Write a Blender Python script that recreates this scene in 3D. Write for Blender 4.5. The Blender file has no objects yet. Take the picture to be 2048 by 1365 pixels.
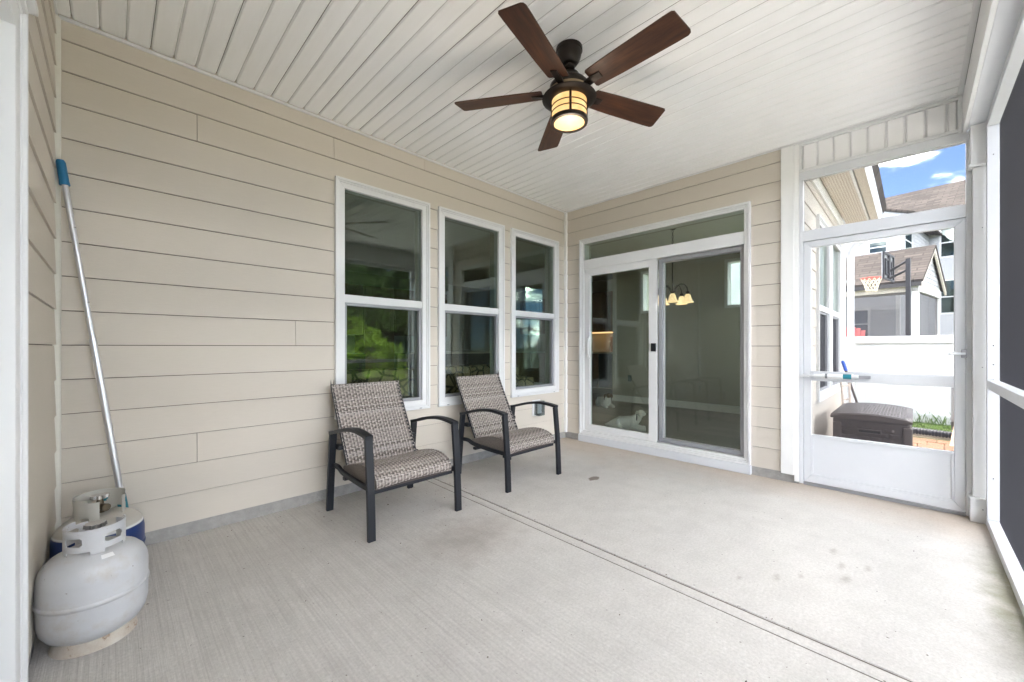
import bpy, bmesh, math, random
from mathutils import Vector, Matrix, noise as mnoise
random.seed(7)
rad = math.radians
scene = bpy.context.scene
col = scene.collection

# ------------------------------------------------------------------ camera
FPX, V0, TH = 801.0, 695.0, rad(45.1)
CAM = Vector((-4.035, -3.096, 1.133))
FW = Vector((math.cos(TH), math.sin(TH), 0)); RT = Vector((math.sin(TH), -math.cos(TH), 0)); UP = Vector((0, 0, 1))
cd = bpy.data.cameras.new('camera'); cam = bpy.data.objects.new('camera', cd); col.objects.link(cam)
cd.sensor_width = 36.0; cd.lens = FPX / 2048 * 36.0
cd.shift_y = (V0 - 682.5) / 2048
cd.clip_start = 0.05; cd.clip_end = 2000
cam.location = CAM; cam.rotation_euler = (math.pi / 2, 0, TH - math.pi / 2)
scene.camera = cam
def at_depth(u, v, d): return CAM + d * (FW + RT * ((u - 1024) / FPX) + UP * ((V0 - v) / FPX))

# ------------------------------------------------------------------ light
SUN_EL, SUN_AZ = rad(66), math.atan2(0.40, 0.92)      # azimuth from +Y towards +X
SKY_STRENGTH, SUN_STRENGTH, EXPOSURE = 0.05, 1.0, 4.30
world = bpy.data.worlds.new('World'); scene.world = world; world.use_nodes = True
wn, wl = world.node_tree.nodes, world.node_tree.links
wn.clear()
w_out = wn.new('ShaderNodeOutputWorld'); w_bg = wn.new('ShaderNodeBackground'); w_sky = wn.new('ShaderNodeTexSky')
w_sky.sky_type = 'NISHITA'; w_sky.sun_disc = False; w_sky.sun_elevation = SUN_EL; w_sky.sun_rotation = SUN_AZ
w_sky.air_density = 0.25; w_sky.dust_density = 0.0; w_sky.ozone_density = 1.0
w_tc = wn.new('ShaderNodeTexCoord'); w_sep = wn.new('ShaderNodeSeparateXYZ'); wl.new(w_tc.outputs['Generated'], w_sep.inputs[0])
w_map = wn.new('ShaderNodeMapping'); w_map.inputs['Scale'].default_value = (1.0, 1.0, 2.2); w_map.inputs['Location'].default_value = (0.35, 0.12, 0.0); wl.new(w_tc.outputs['Generated'], w_map.inputs[0])
w_noi = wn.new('ShaderNodeTexNoise'); w_noi.inputs['Scale'].default_value = 5.5; w_noi.inputs['Detail'].default_value = 5; w_noi.inputs['Roughness'].default_value = 0.52
wl.new(w_map.outputs[0], w_noi.inputs['Vector'])
w_rmp = wn.new('ShaderNodeValToRGB'); w_rmp.color_ramp.interpolation = 'EASE'; w_rmp.color_ramp.elements[0].position = 0.50; w_rmp.color_ramp.elements[1].position = 0.68
wl.new(w_noi.outputs[0], w_rmp.inputs[0])
w_pow = wn.new('ShaderNodeMath'); w_pow.operation = 'POWER'; w_pow.inputs[1].default_value = 2.2; wl.new(w_rmp.outputs[0], w_pow.inputs[0])
w_mix = wn.new('ShaderNodeMixRGB'); w_mix.inputs[2].default_value = (99.0, 98.5, 98.0, 1)
wl.new(w_pow.outputs[0], w_mix.inputs[0]); wl.new(w_sky.outputs[0], w_mix.inputs[1])
wl.new(w_mix.outputs[0], w_bg.inputs[0]); w_bg.inputs[1].default_value = SKY_STRENGTH
wl.new(w_bg.outputs[0], w_out.inputs[0])
sl = bpy.data.lights.new('sun', 'SUN'); sl.energy = SUN_STRENGTH; sl.angle = rad(8); sl.color = (1.0, 0.955, 0.89)
so = bpy.data.objects.new('sun', sl); col.objects.link(so)
sdir = Vector((math.cos(SUN_EL) * math.sin(SUN_AZ), math.cos(SUN_EL) * math.cos(SUN_AZ), math.sin(SUN_EL)))
so.rotation_euler = sdir.to_track_quat('Z', 'Y').to_euler(); so.location = (0, 0, 30)
vs = scene.view_settings
vs.view_transform = 'Standard'; vs.look = 'None'; vs.gamma = 1.0; vs.exposure = EXPOSURE; vs.use_curve_mapping = False
scene.cycles.use_denoising = True
scene.cycles.max_bounces = 10; scene.cycles.diffuse_bounces = 6; scene.cycles.glossy_bounces = 5
scene.cycles.transparent_max_bounces = 24; scene.cycles.sample_clamp_indirect = 4.0
scene.cycles.caustics_reflective = False; scene.cycles.caustics_refractive = False

# ------------------------------------------------------------------ materials
MATS = {}
class NT:
    def __init__(s, name):
        m = bpy.data.materials.new(name); m.use_nodes = True; s.m = m; s.n = m.node_tree.nodes; s.l = m.node_tree.links
        s.n.clear(); s.out = s.n.new('ShaderNodeOutputMaterial'); MATS[name] = m
    def node(s, t, **k):
        x = s.n.new(t)
        for a, b in k.items(): setattr(x, a, b)
        return x
    def put(s, sock, v):
        if hasattr(v, 'links') or isinstance(v, bpy.types.NodeSocket): s.l.new(v, sock)
        else: sock.default_value = v
    def coord(s, kind='Object', scale=(1, 1, 1), rot=(0, 0, 0), loc=(0, 0, 0)):
        t = s.node('ShaderNodeTexCoord'); mp = s.node('ShaderNodeMapping')
        mp.inputs['Scale'].default_value = scale; mp.inputs['Rotation'].default_value = rot; mp.inputs['Location'].default_value = loc
        s.l.new(t.outputs[kind], mp.inputs[0]); return mp.outputs[0]
    def pos(s, scale=(1, 1, 1), rot=(0, 0, 0), loc=(0, 0, 0)):
        t = s.node('ShaderNodeNewGeometry'); mp = s.node('ShaderNodeMapping')
        mp.inputs['Scale'].default_value = scale; mp.inputs['Rotation'].default_value = rot; mp.inputs['Location'].default_value = loc
        s.l.new(t.outputs['Position'], mp.inputs[0]); return mp.outputs[0]
    def noise(s, vec, scale, detail=4, rough=0.55):
        x = s.node('ShaderNodeTexNoise'); s.l.new(vec, x.inputs['Vector'])
        x.inputs['Scale'].default_value = scale; x.inputs['Detail'].default_value = detail; x.inputs['Roughness'].default_value = rough
        return x.outputs[0]
    def ramp(s, f, stops):
        x = s.node('ShaderNodeValToRGB'); cr = x.color_ramp
        while len(cr.elements) < len(stops): cr.elements.new(0.5)
        for e, (p, c) in zip(cr.elements, stops):
            e.position = p; e.color = c if len(c) == 4 else (*c, 1)
        s.l.new(f, x.inputs[0]); return x.outputs[0]
    def mix(s, f, a, b, mode='MIX'):
        x = s.node('ShaderNodeMixRGB', blend_type=mode)
        for sock, v in zip(x.inputs, (f, a, b)):
            if isinstance(v, tuple) and len(v) == 3: v = (*v, 1)
            s.put(sock, v)
        return x.outputs[0]
    def math(s, op, a, b=0.0, c=0.0):
        x = s.node('ShaderNodeMath', operation=op); s.put(x.inputs[0], a); s.put(x.inputs[1], b); s.put(x.inputs[2], c); return x.outputs[0]
    def bump(s, h, strength=0.3, dist=0.002, normal=None):
        x = s.node('ShaderNodeBump'); s.l.new(h, x.inputs['Height']); x.inputs['Strength'].default_value = strength; x.inputs['Distance'].default_value = dist
        if normal is not None: s.l.new(normal, x.inputs['Normal'])
        return x.outputs[0]
    def principled(s, color, rough=0.5, metal=0.0, spec=0.5, normal=None, emis=None, estr=0.0, coat=0.0):
        b = s.node('ShaderNodeBsdfPrincipled')
        if isinstance(color, tuple) and len(color) == 3: color = (*color, 1)
        s.put(b.inputs['Base Color'], color); s.put(b.inputs['Roughness'], rough); s.put(b.inputs['Metallic'], metal)
        b.inputs['Specular IOR Level'].default_value = spec
        if coat: b.inputs['Coat Weight'].default_value = coat
        if normal is not None: s.l.new(normal, b.inputs['Normal'])
        if emis is not None:
            if isinstance(emis, tuple) and len(emis) == 3: emis = (*emis, 1)
            s.put(b.inputs['Emission Color'], emis); b.inputs['Emission Strength'].default_value = estr
        s.l.new(b.outputs[0], s.out.inputs[0]); return b
def simple(name, c, rough=0.5, metal=0.0, var=0.06, vs_=9.0, bs=0.05, bscale=60, spec=0.5, dist=0.001, coat=0.0):
    t = NT(name); p = t.pos()
    f = t.noise(p, vs_, 5, 0.6)
    cc = t.mix(f, tuple(x * (1 - var) for x in c), tuple(min(1, x * (1 + var)) for x in c))
    n = t.bump(t.noise(p, bscale, 3), bs, dist) if bs else None
    t.principled(cc, rough, metal, spec, n, coat=coat); return t.m

def siding(name, c, grain_axis):
    t = NT(name)
    sc = {'x': (3, 3, 70), 'y': (3, 3, 70)}[grain_axis]
    p = t.pos(scale=sc); g = t.noise(p, 6, 6, 0.65)
    q = t.pos(); big = t.noise(q, 1.3, 3, 0.6)
    oi = t.node('ShaderNodeObjectInfo')
    base = t.mix(big, tuple(x * 0.95 for x in c), tuple(x * 1.05 for x in c))
    base = t.mix(t.math('MULTIPLY', oi.outputs['Random'], 0.14), base, tuple(x * 0.80 for x in c))
    base = t.mix(t.math('MULTIPLY', t.ramp(g, [(0.42, (0, 0, 0)), (0.62, (1, 1, 1))]), 0.16), base, tuple(x * 0.80 for x in c))
    sp = t.noise(q, 55, 2, 0.5)
    base = t.mix(t.ramp(sp, [(0.0, (0.25,) * 3), (0.215, (0.0,) * 3)]), base, (0.16, 0.13, 0.10))
    t.principled(base, 0.62, 0, 0.35, t.bump(g, 0.35, 0.0022)); return t.m
siding('beige_siding_x', (0.61, 0.56, 0.485), 'x'); siding('beige_siding_y', (0.61, 0.56, 0.485), 'y')
siding('neighbour_siding', (0.55, 0.56, 0.57), 'x')
simple('white_paint', (0.83, 0.83, 0.81), 0.42, var=0.03, bs=0.06, bscale=90)
simple('white_vinyl', (0.72, 0.725, 0.72), 0.34, var=0.02, vs_=3, bs=0.02)
simple('white_aluminium', (0.645, 0.66, 0.68), 0.36, var=0.03, bs=0.03, bscale=120)
simple('fence_vinyl', (0.72, 0.73, 0.74), 0.4, var=0.02)
simple('caulk', (0.74, 0.73, 0.66), 0.6, var=0.08, vs_=20, bs=0.4, bscale=30)
simple('foundation_block', (0.34, 0.33, 0.31), 0.92, var=0.35, vs_=14, bs=0.9, bscale=45, dist=0.01)
simple('grey_aluminium', (0.33, 0.335, 0.35), 0.4, metal=0.3)
simple('black_plastic', (0.012, 0.012, 0.014), 0.4)
simple('dark_cavity', (0.02, 0.018, 0.016), 0.9, bs=0)
simple('groove_shade', (0.56, 0.555, 0.535), 0.8, bs=0)
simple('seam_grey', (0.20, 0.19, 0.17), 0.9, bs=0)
simple('gap_shade', (0.10, 0.085, 0.065), 0.9, bs=0)
simple('drywall', (0.47, 0.45, 0.385), 0.8, var=0.02)
simple('ceiling_paint', (0.76, 0.76, 0.72), 0.85, var=0.02)
simple('chrome', (0.7, 0.7, 0.7), 0.2, metal=1.0)
simple('brushed_pole', (0.66, 0.67, 0.69), 0.32, metal=0.85)
simple('brass_dark', (0.16, 0.13, 0.09), 0.45, metal=0.8)
simple('blue_grip', (0.015, 0.16, 0.33), 0.5, var=0.15)
simple('teal_plastic', (0.02, 0.22, 0.28), 0.45)
simple('outlet_grey', (0.22, 0.24, 0.25), 0.25)
simple('gutter_dark', (0.03, 0.026, 0.024), 0.45)
simple('bronze_metal', (0.022, 0.016, 0.013), 0.38, metal=0.55, var=0.2)
simple('aged_brass_band', (0.26, 0.19, 0.11), 0.5, metal=0.4)
simple('chair_metal', (0.010, 0.0115, 0.016), 0.45, metal=0.1, var=0.12, bs=0.05, bscale=300)
simple('soil', (0.10, 0.075, 0.05), 0.95, var=0.3, bs=0.8, dist=0.02)
simple('pipe_black', (0.018, 0.018, 0.024), 0.45)
simple('tool_dark', (0.06, 0.045, 0.04), 0.6)
simple('frame_rust', (0.55, 0.47, 0.40), 0.7, var=0.5, vs_=25)
simple('tan_board', (0.55, 0.40, 0.28), 0.8, var=0.2)
simple('hoop_red', (0.65, 0.06, 0.03), 0.5)
simple('hoop_net', (0.72, 0.66, 0.5), 0.8)
simple('adirondack_red', (0.40, 0.10, 0.10), 0.6)
simple('bark', (0.09, 0.065, 0.045), 0.95, var=0.35, bs=0.9, dist=0.03, bscale=12)
simple('cream_soffit', (0.70, 0.64, 0.55), 0.7)
simple('cabinet_wood', (0.20, 0.10, 0.055), 0.45, var=0.15)
simple('counter', (0.6, 0.58, 0.52), 0.3)
simple('dark_appliance', (0.03, 0.03, 0.032), 0.3)
simple('cutting_board', (0.34, 0.15, 0.05), 0.55, var=0.25)
simple('dog_white', (0.72, 0.70, 0.66), 0.95, var=0.12, vs_=30, bs=0.9, bscale=70, dist=0.012)
simple('dog_brown', (0.14, 0.085, 0.05), 0.95, var=0.3, vs_=30, bs=0.9, bscale=70, dist=0.012)
simple('gravel_base', (0.30, 0.26, 0.21), 0.95, var=0.4, vs_=30, bs=0.9, dist=0.01)
simple('patio_concrete', (0.60, 0.585, 0.555), 0.9, var=0.12, vs_=3, bs=0.5, bscale=120)
simple('white_sticker', (0.85, 0.85, 0.85), 0.4)

# vinyl ceiling with faint grime
t = NT('vinyl_ceiling'); p = t.pos()
f = t.noise(p, 2.2, 5, 0.65); g = t.noise(t.pos(scale=(14, 1.2, 1)), 3, 4)
c_ = t.mix(f, (0.82, 0.82, 0.81), (0.87, 0.87, 0.86))
c_ = t.mix(t.math('MULTIPLY', t.ramp(g, [(0.45, (0, 0, 0)), (0.8, (1, 1, 1))]), 0.12), c_, (0.62, 0.60, 0.55))
t.principled(c_, 0.38, 0, 0.45, t.bump(t.noise(p, 3.5, 2), 0.25, 0.006))

# porch concrete
t = NT('porch_concrete'); p = t.pos()
big = t.noise(p, 0.9, 6, 0.62); mid = t.noise(p, 6.5, 5, 0.6); fine = t.noise(p, 160, 3, 0.7)
base = t.mix(big, (0.57, 0.55, 0.515), (0.71, 0.688, 0.65))
base = t.mix(t.math('MULTIPLY', t.ramp(mid, [(0.4, (0, 0, 0)), (0.75, (1, 1, 1))]), 0.36), base, (0.43, 0.41, 0.385))
grit = t.noise(p, 85, 4, 0.8)
base = t.mix(t.math('MULTIPLY', t.ramp(grit, [(0.38, (1, 1, 1)), (0.60, (0, 0, 0))]), 0.34), base, (0.33, 0.315, 0.295))
base = t.mix(t.math('MULTIPLY', t.ramp(t.noise(p, 48, 3, 0.6), [(0.56, (0, 0, 0)), (0.72, (1, 1, 1))]), 0.25), base, (0.76, 0.75, 0.73))
sx = t.node('ShaderNodeSeparateXYZ'); t.l.new(p, sx.inputs[0])
# clay staining close to the walls on the door side, breaking up with noise
sx_edge = t.math('ADD', t.math('MULTIPLY', t.math('SUBTRACT', sx.outputs[0], -0.75), 1.25), t.math('MULTIPLY', t.math('SUBTRACT', big, 0.5), 2.2))
stain = t.ramp(sx_edge, [(0.0, (0, 0, 0)), (0.9, (1, 1, 1))])
base = t.mix(t.math('MULTIPLY', stain, 0.48), base, (0.50, 0.37, 0.255))
# brownish worn area in front of the nearer chair
def blot(cx, cy, rx, ry, colr, amt, base, soft=0.35, nscale=7.0, namp=0.9):
    dx = t.math('DIVIDE', t.math('SUBTRACT', sx.outputs[0], cx), rx); dy = t.math('DIVIDE', t.math('SUBTRACT', sx.outputs[1], cy), ry)
    d = t.math('SQRT', t.math('ADD', t.math('MULTIPLY', dx, dx), t.math('MULTIPLY', dy, dy)))
    d = t.math('ADD', d, t.math('MULTIPLY', t.math('SUBTRACT', t.noise(p, nscale, 4, 0.6), 0.5), namp))
    k = t.ramp(d, [(1 - soft, (1, 1, 1)), (1.0, (0, 0, 0))])
    return t.mix(t.math('MULTIPLY', k, amt), base, colr)
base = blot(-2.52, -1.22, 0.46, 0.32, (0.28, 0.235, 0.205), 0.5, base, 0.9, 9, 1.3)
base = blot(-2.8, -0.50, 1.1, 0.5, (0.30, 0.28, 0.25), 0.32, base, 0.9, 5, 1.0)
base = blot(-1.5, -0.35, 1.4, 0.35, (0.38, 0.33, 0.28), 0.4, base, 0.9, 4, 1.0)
base = blot(-1.09, -1.145, 0.075, 0.042, (0.19, 0.15, 0.12), 0.9, base, 0.25, 28, 0.9)
for bx, by, br in ((-1.72, -2.62, 0.05), (-1.62, -2.70, 0.035), (-1.50, -2.86, 0.06), (-1.36, -2.83, 0.05), (-1.30, -2.93, 0.045), (-1.86, -2.49, 0.03), (-1.2, -2.78, 0.05)):
    base = blot(bx, by, br * 1.1, br * 0.45, (0.30, 0.265, 0.23), 0.5, base, 0.9, 34, 1.9)
alg = t.math('ADD', t.math('MULTIPLY', t.math('SUBTRACT', -3.30, sx.outputs[1]), 9.0), t.math('MULTIPLY', t.math('SUBTRACT', mid, 0.5), 2.5))
algx = t.ramp(t.math('ABSOLUTE', t.math('ADD', sx.outputs[0], 1.15)), [(0.25, (1, 1, 1)), (0.75, (0, 0, 0))])
base = t.mix(t.math('MULTIPLY', t.math('MULTIPLY', t.ramp(alg, [(0, (0, 0, 0)), (1, (1, 1, 1))]), algx), 0.6), base, (0.20, 0.20, 0.09))
speck = t.ramp(t.noise(p, 60, 2, 0.4), [(0.235, (1, 1, 1)), (0.262, (0, 0, 0))])
base = t.mix(t.math('MULTIPLY', speck, 0.75), base, (0.09, 0.075, 0.06))
# broom finish: fine ridges along y, stronger on the left slab
broom = t.noise(t.pos(scale=(95, 1.4, 1)), 1.0, 4, 0.7)
left = t.ramp(t.math('ADD', t.math('MULTIPLY', sx.outputs[0], -1.0), -2.05), [(0.2, (0.25,) * 3), (1.2, (1, 1, 1))])
hgt = t.math('ADD', t.math('MULTIPLY', t.math('MULTIPLY', broom, left), 1.5), t.math('MULTIPLY', fine, 0.45))
base = t.mix(t.math('MULTIPLY', t.math('MULTIPLY', t.ramp(broom, [(0.35, (1, 1, 1)), (0.6, (0, 0, 0))]), left), 0.30), base, (0.30, 0.285, 0.265))
t.principled(base, 0.9, 0, 0.25, t.bump(hgt, 0.8, 0.004))

# woods, fabrics
t = NT('fan_wood'); p = t.coord('Object', scale=(2.5, 26, 26)); g = t.noise(p, 1.6, 6, 0.7)
c_ = t.ramp(g, [(0.25, (0.016, 0.007, 0.004)), (0.5, (0.045, 0.017, 0.008)), (0.78, (0.095, 0.036, 0.014))])
t.principled(c_, 0.42, 0, 0.4, t.bump(g, 0.1, 0.001))
t = NT('alabaster'); p = t.pos(); g = t.noise(p, 16, 4, 0.6)
e_ = t.mix(t.ramp(g, [(0.3, (0, 0, 0)), (0.7, (1, 1, 1))]), (1.0, 0.44, 0.10), (1.1, 0.76, 0.36))
t.principled((0.25, 0.18, 0.10), 0.5, emis=e_, estr=0.058)
t = NT('lamp_glass'); t.principled((0.85, 0.75, 0.55), 0.4, emis=(1.0, 0.70, 0.36), estr=0.07)
t = NT('led_disc'); t.principled((0.8, 0.8, 0.8), 0.5, emis=(1.0, 0.86, 0.66), estr=0.9)
t = NT('under_cabinet_light'); t.principled((0.8, 0.8, 0.8), 0.5, emis=(1.0, 0.58, 0.26), estr=0.10)
t = NT('wicker'); a = t.node('ShaderNodeAttribute'); a.attribute_name = 'Col'
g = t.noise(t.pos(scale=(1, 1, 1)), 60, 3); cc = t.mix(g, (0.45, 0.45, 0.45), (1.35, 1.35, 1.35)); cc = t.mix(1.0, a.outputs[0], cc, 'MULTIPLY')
t.principled(cc, 0.45, 0, 0.4)
simple('wicker_side', (0.20, 0.17, 0.15), 0.5, var=0.6, vs_=120, bs=0.8, bscale=140, dist=0.004)
t = NT('tank_grey'); p = t.pos(); g = t.noise(p, 7, 6, 0.7); s2 = t.noise(p, 34, 3, 0.6)
c_ = t.mix(g, (0.49, 0.50, 0.515), (0.60, 0.605, 0.615))
c_ = t.mix(t.math('MULTIPLY', t.ramp(g, [(0.50, (0, 0, 0)), (0.68, (1, 1, 1))]), 0.5), c_, (0.40, 0.34, 0.27))
c_ = t.mix(t.ramp(s2, [(0.27, (1, 1, 1)), (0.31, (0, 0, 0))]), c_, (0.16, 0.11, 0.07))
t.principled(c_, 0.36, 0, 0.5, t.bump(t.noise(p, 9, 3), 0.12, 0.004))
t = NT('tank_blue'); p = t.pos(); sz = t.node('ShaderNodeSeparateXYZ'); t.l.new(p, sz.inputs[0])
c_ = t.mix(t.ramp(sz.outputs[2], [(0.292, (0, 0, 0)), (0.293, (1, 1, 1))]), (0.012, 0.035, 0.14), (0.68, 0.69, 0.68))
c_ = t.mix(t.ramp(sz.outputs[2], [(0.300, (0, 0, 0)), (0.301, (1, 1, 1))]), c_, (0.46, 0.44, 0.39))
t.principled(c_, 0.4, 0, 0.5)
t = NT('rusty_ring'); p = t.pos(); g = t.noise(p, 18, 6, 0.7)
t.principled(t.ramp(g, [(0.30, (0.20, 0.10, 0.05)), (0.40, (0.50, 0.43, 0.35)), (0.7, (0.60, 0.56, 0.49))]), 0.75, 0, 0.3, t.bump(g, 0.5, 0.003))
t = NT('interior_planks'); p = t.pos(); g = t.noise(t.pos(scale=(1.2, 14, 1), rot=(0, 0, rad(90))), 1.6, 5, 0.6)
wv = t.node('ShaderNodeTexBrick'); t.l.new(t.pos(rot=(0, 0, rad(90))), wv.inputs['Vector'])
wv.inputs['Scale'].default_value = 1.0; wv.inputs['Brick Width'].default_value = 1.2; wv.inputs['Row Height'].default_value = 0.18; wv.inputs['Mortar Size'].default_value = 0.002
wv.inputs['Color1'].default_value = (0.15, 0.125, 0.10, 1); wv.inputs['Color2'].default_value = (0.26, 0.22, 0.18, 1); wv.inputs['Mortar'].default_value = (0.05, 0.04, 0.03, 1)
t.principled(t.mix(t.math('MULTIPLY', g, 0.6), wv.outputs[0], (0.22, 0.19, 0.15)), 0.35, 0, 0.45)
t = NT('sofa_print'); p = t.pos(); v = t.node('ShaderNodeTexVoronoi'); v.feature = 'DISTANCE_TO_EDGE'; t.l.new(p, v.inputs['Vector']); v.inputs['Scale'].default_value = 9
t.principled(t.mix(t.ramp(v.outputs[0], [(0.05, (0, 0, 0)), (0.12, (1, 1, 1))]), (0.05, 0.035, 0.02), (0.34, 0.26, 0.15)), 0.85)
t = NT('shingles'); p = t.pos(); oi = t.node('ShaderNodeTexBrick'); t.l.new(t.coord('UV'), oi.inputs['Vector'])
oi.inputs['Scale'].default_value = 1.0; oi.inputs['Brick Width'].default_value = 0.55; oi.inputs['Row Height'].default_value = 0.20; oi.inputs['Mortar Size'].default_value = 0.022
oi.inputs['Color1'].default_value = (0.038, 0.032, 0.028, 1); oi.inputs['Color2'].default_value = (0.11, 0.092, 0.080, 1); oi.inputs['Mortar'].default_value = (0.03, 0.025, 0.02, 1)
g = t.noise(p, 3, 5, 0.7); c_ = t.mix(t.math('MULTIPLY', g, 0.45), oi.outputs[0], (0.055, 0.046, 0.040))
t.principled(c_, 0.95, 0, 0.2, t.bump(oi.outputs['Fac'], 0.5, 0.01))
t = NT('paver'); oi = t.node('ShaderNodeObjectInfo'); p = t.pos(); g = t.noise(p, 22, 5, 0.65)
c_ = t.ramp(oi.outputs['Random'], [(0.0, (0.16, 0.075, 0.042)), (0.35, (0.22, 0.125, 0.072)), (0.7, (0.19, 0.10, 0.06)), (1.0, (0.25, 0.17, 0.115))])
t.principled(t.mix(t.math('MULTIPLY', g, 0.5), c_, (0.15, 0.095, 0.065)), 0.9, 0, 0.25, t.bump(g, 0.5, 0.004))
t = NT('lawn'); p = t.pos(); g = t.noise(p, 1.1, 6, 0.7); h = t.noise(p, 45, 3, 0.7)
c_ = t.mix(g, (0.05, 0.058, 0.024), (0.085, 0.085, 0.04)); c_ = t.mix(t.math('MULTIPLY', h, 0.5), c_, (0.09, 0.095, 0.04))
t.principled(c_, 0.95, 0, 0.2, t.bump(h, 0.8, 0.03))
t = NT('grass_blade'); oi = t.noise(t.pos(), 9, 3); t.principled(t.mix(oi, (0.05, 0.13, 0.015), (0.16, 0.23, 0.04)), 0.7)
def leafmat(name, a, b):
    t = NT(name); g = t.noise(t.pos(), 2.5, 4)
    d = t.node('ShaderNodeBsdfDiffuse'); tr = t.node('ShaderNodeBsdfTranslucent'); mx = t.node('ShaderNodeMixShader'); mx.inputs[0].default_value = 0.3
    c = t.mix(g, a, b); t.l.new(c, d.inputs[0]); t.l.new(c, tr.inputs[0]); t.l.new(d.outputs[0], mx.inputs[1]); t.l.new(tr.outputs[0], mx.inputs[2]); t.l.new(mx.outputs[0], t.out.inputs[0])
leafmat('pine_needles', (0.030, 0.062, 0.018), (0.09, 0.14, 0.04)); leafmat('sapling_needles', (0.16, 0.27, 0.03), (0.28, 0.40, 0.06))
def glassmat(name, tint, ior, boost=0.0):
    t = NT(name); tr = t.node('ShaderNodeBsdfTransparent'); tr.inputs[0].default_value = (*tint, 1)
    gl = t.node('ShaderNodeBsdfGlossy'); gl.inputs['Roughness'].default_value = 0.0; gl.inputs[0].default_value = (0.88, 0.95, 0.90, 1)
    ge = t.node('ShaderNodeNewGeometry'); dp = t.node('ShaderNodeVectorMath', operation='DOT_PRODUCT'); t.l.new(ge.outputs['Normal'], dp.inputs[0]); t.l.new(ge.outputs['Incoming'], dp.inputs[1])
    fc = t.math('SUBTRACT', 1.0, t.math('ABSOLUTE', dp.outputs['Value'])); r0 = ((ior - 1) / (ior + 1)) ** 2 + boost
    k = t.math('ADD', r0, t.math('MULTIPLY', t.math('POWER', fc, 5.0), 1 - r0)); mx = t.node('ShaderNodeMixShader')
    t.l.new(k, mx.inputs[0]); t.l.new(tr.outputs[0], mx.inputs[1]); t.l.new(gl.outputs[0], mx.inputs[2]); t.l.new(mx.outputs[0], t.out.inputs[0])
glassmat('window_glass', (0.70, 0.76, 0.715), 1.5, 0.055); glassmat('door_glass', (0.88, 0.915, 0.885), 1.5, 0.02); glassmat('far_glass', (0.40, 0.48, 0.46), 1.5, 0.03)
simple('screen_wire', (0.055, 0.055, 0.065), 0.45, spec=0.4, bs=0)
t = NT('far_screen'); tr = t.node('ShaderNodeBsdfTransparent'); df = t.node('ShaderNodeBsdfDiffuse'); df.inputs[0].default_value = (0.10, 0.095, 0.10, 1)
mx = t.node('ShaderNodeMixShader'); mx.inputs[0].default_value = 0.62; t.l.new(tr.outputs[0], mx.inputs[1]); t.l.new(df.outputs[0], mx.inputs[2]); t.l.new(mx.outputs[0], t.out.inputs[0])
t = NT('deck_box_resin'); t2 = t.noise(t.pos(), 20, 3); t.principled(t.mix(t2, (0.050, 0.038, 0.033), (0.072, 0.055, 0.048)), 0.5)
t = NT('backboard_clear'); t.principled((0.45, 0.47, 0.48), 0.25)
t = NT('perforated_soffit'); p = t.pos(); ck = t.node('ShaderNodeTexVoronoi'); ck.inputs['Randomness'].default_value = 0.0; ck.inputs['Scale'].default_value = 45; t.l.new(p, ck.inputs['Vector'])
t.principled(t.mix(t.ramp(ck.outputs[0], [(0.22, (0, 0, 0)), (0.3, (1, 1, 1))]), (0.38, 0.31, 0.25), (0.74, 0.67, 0.58)), 0.7)

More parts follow.
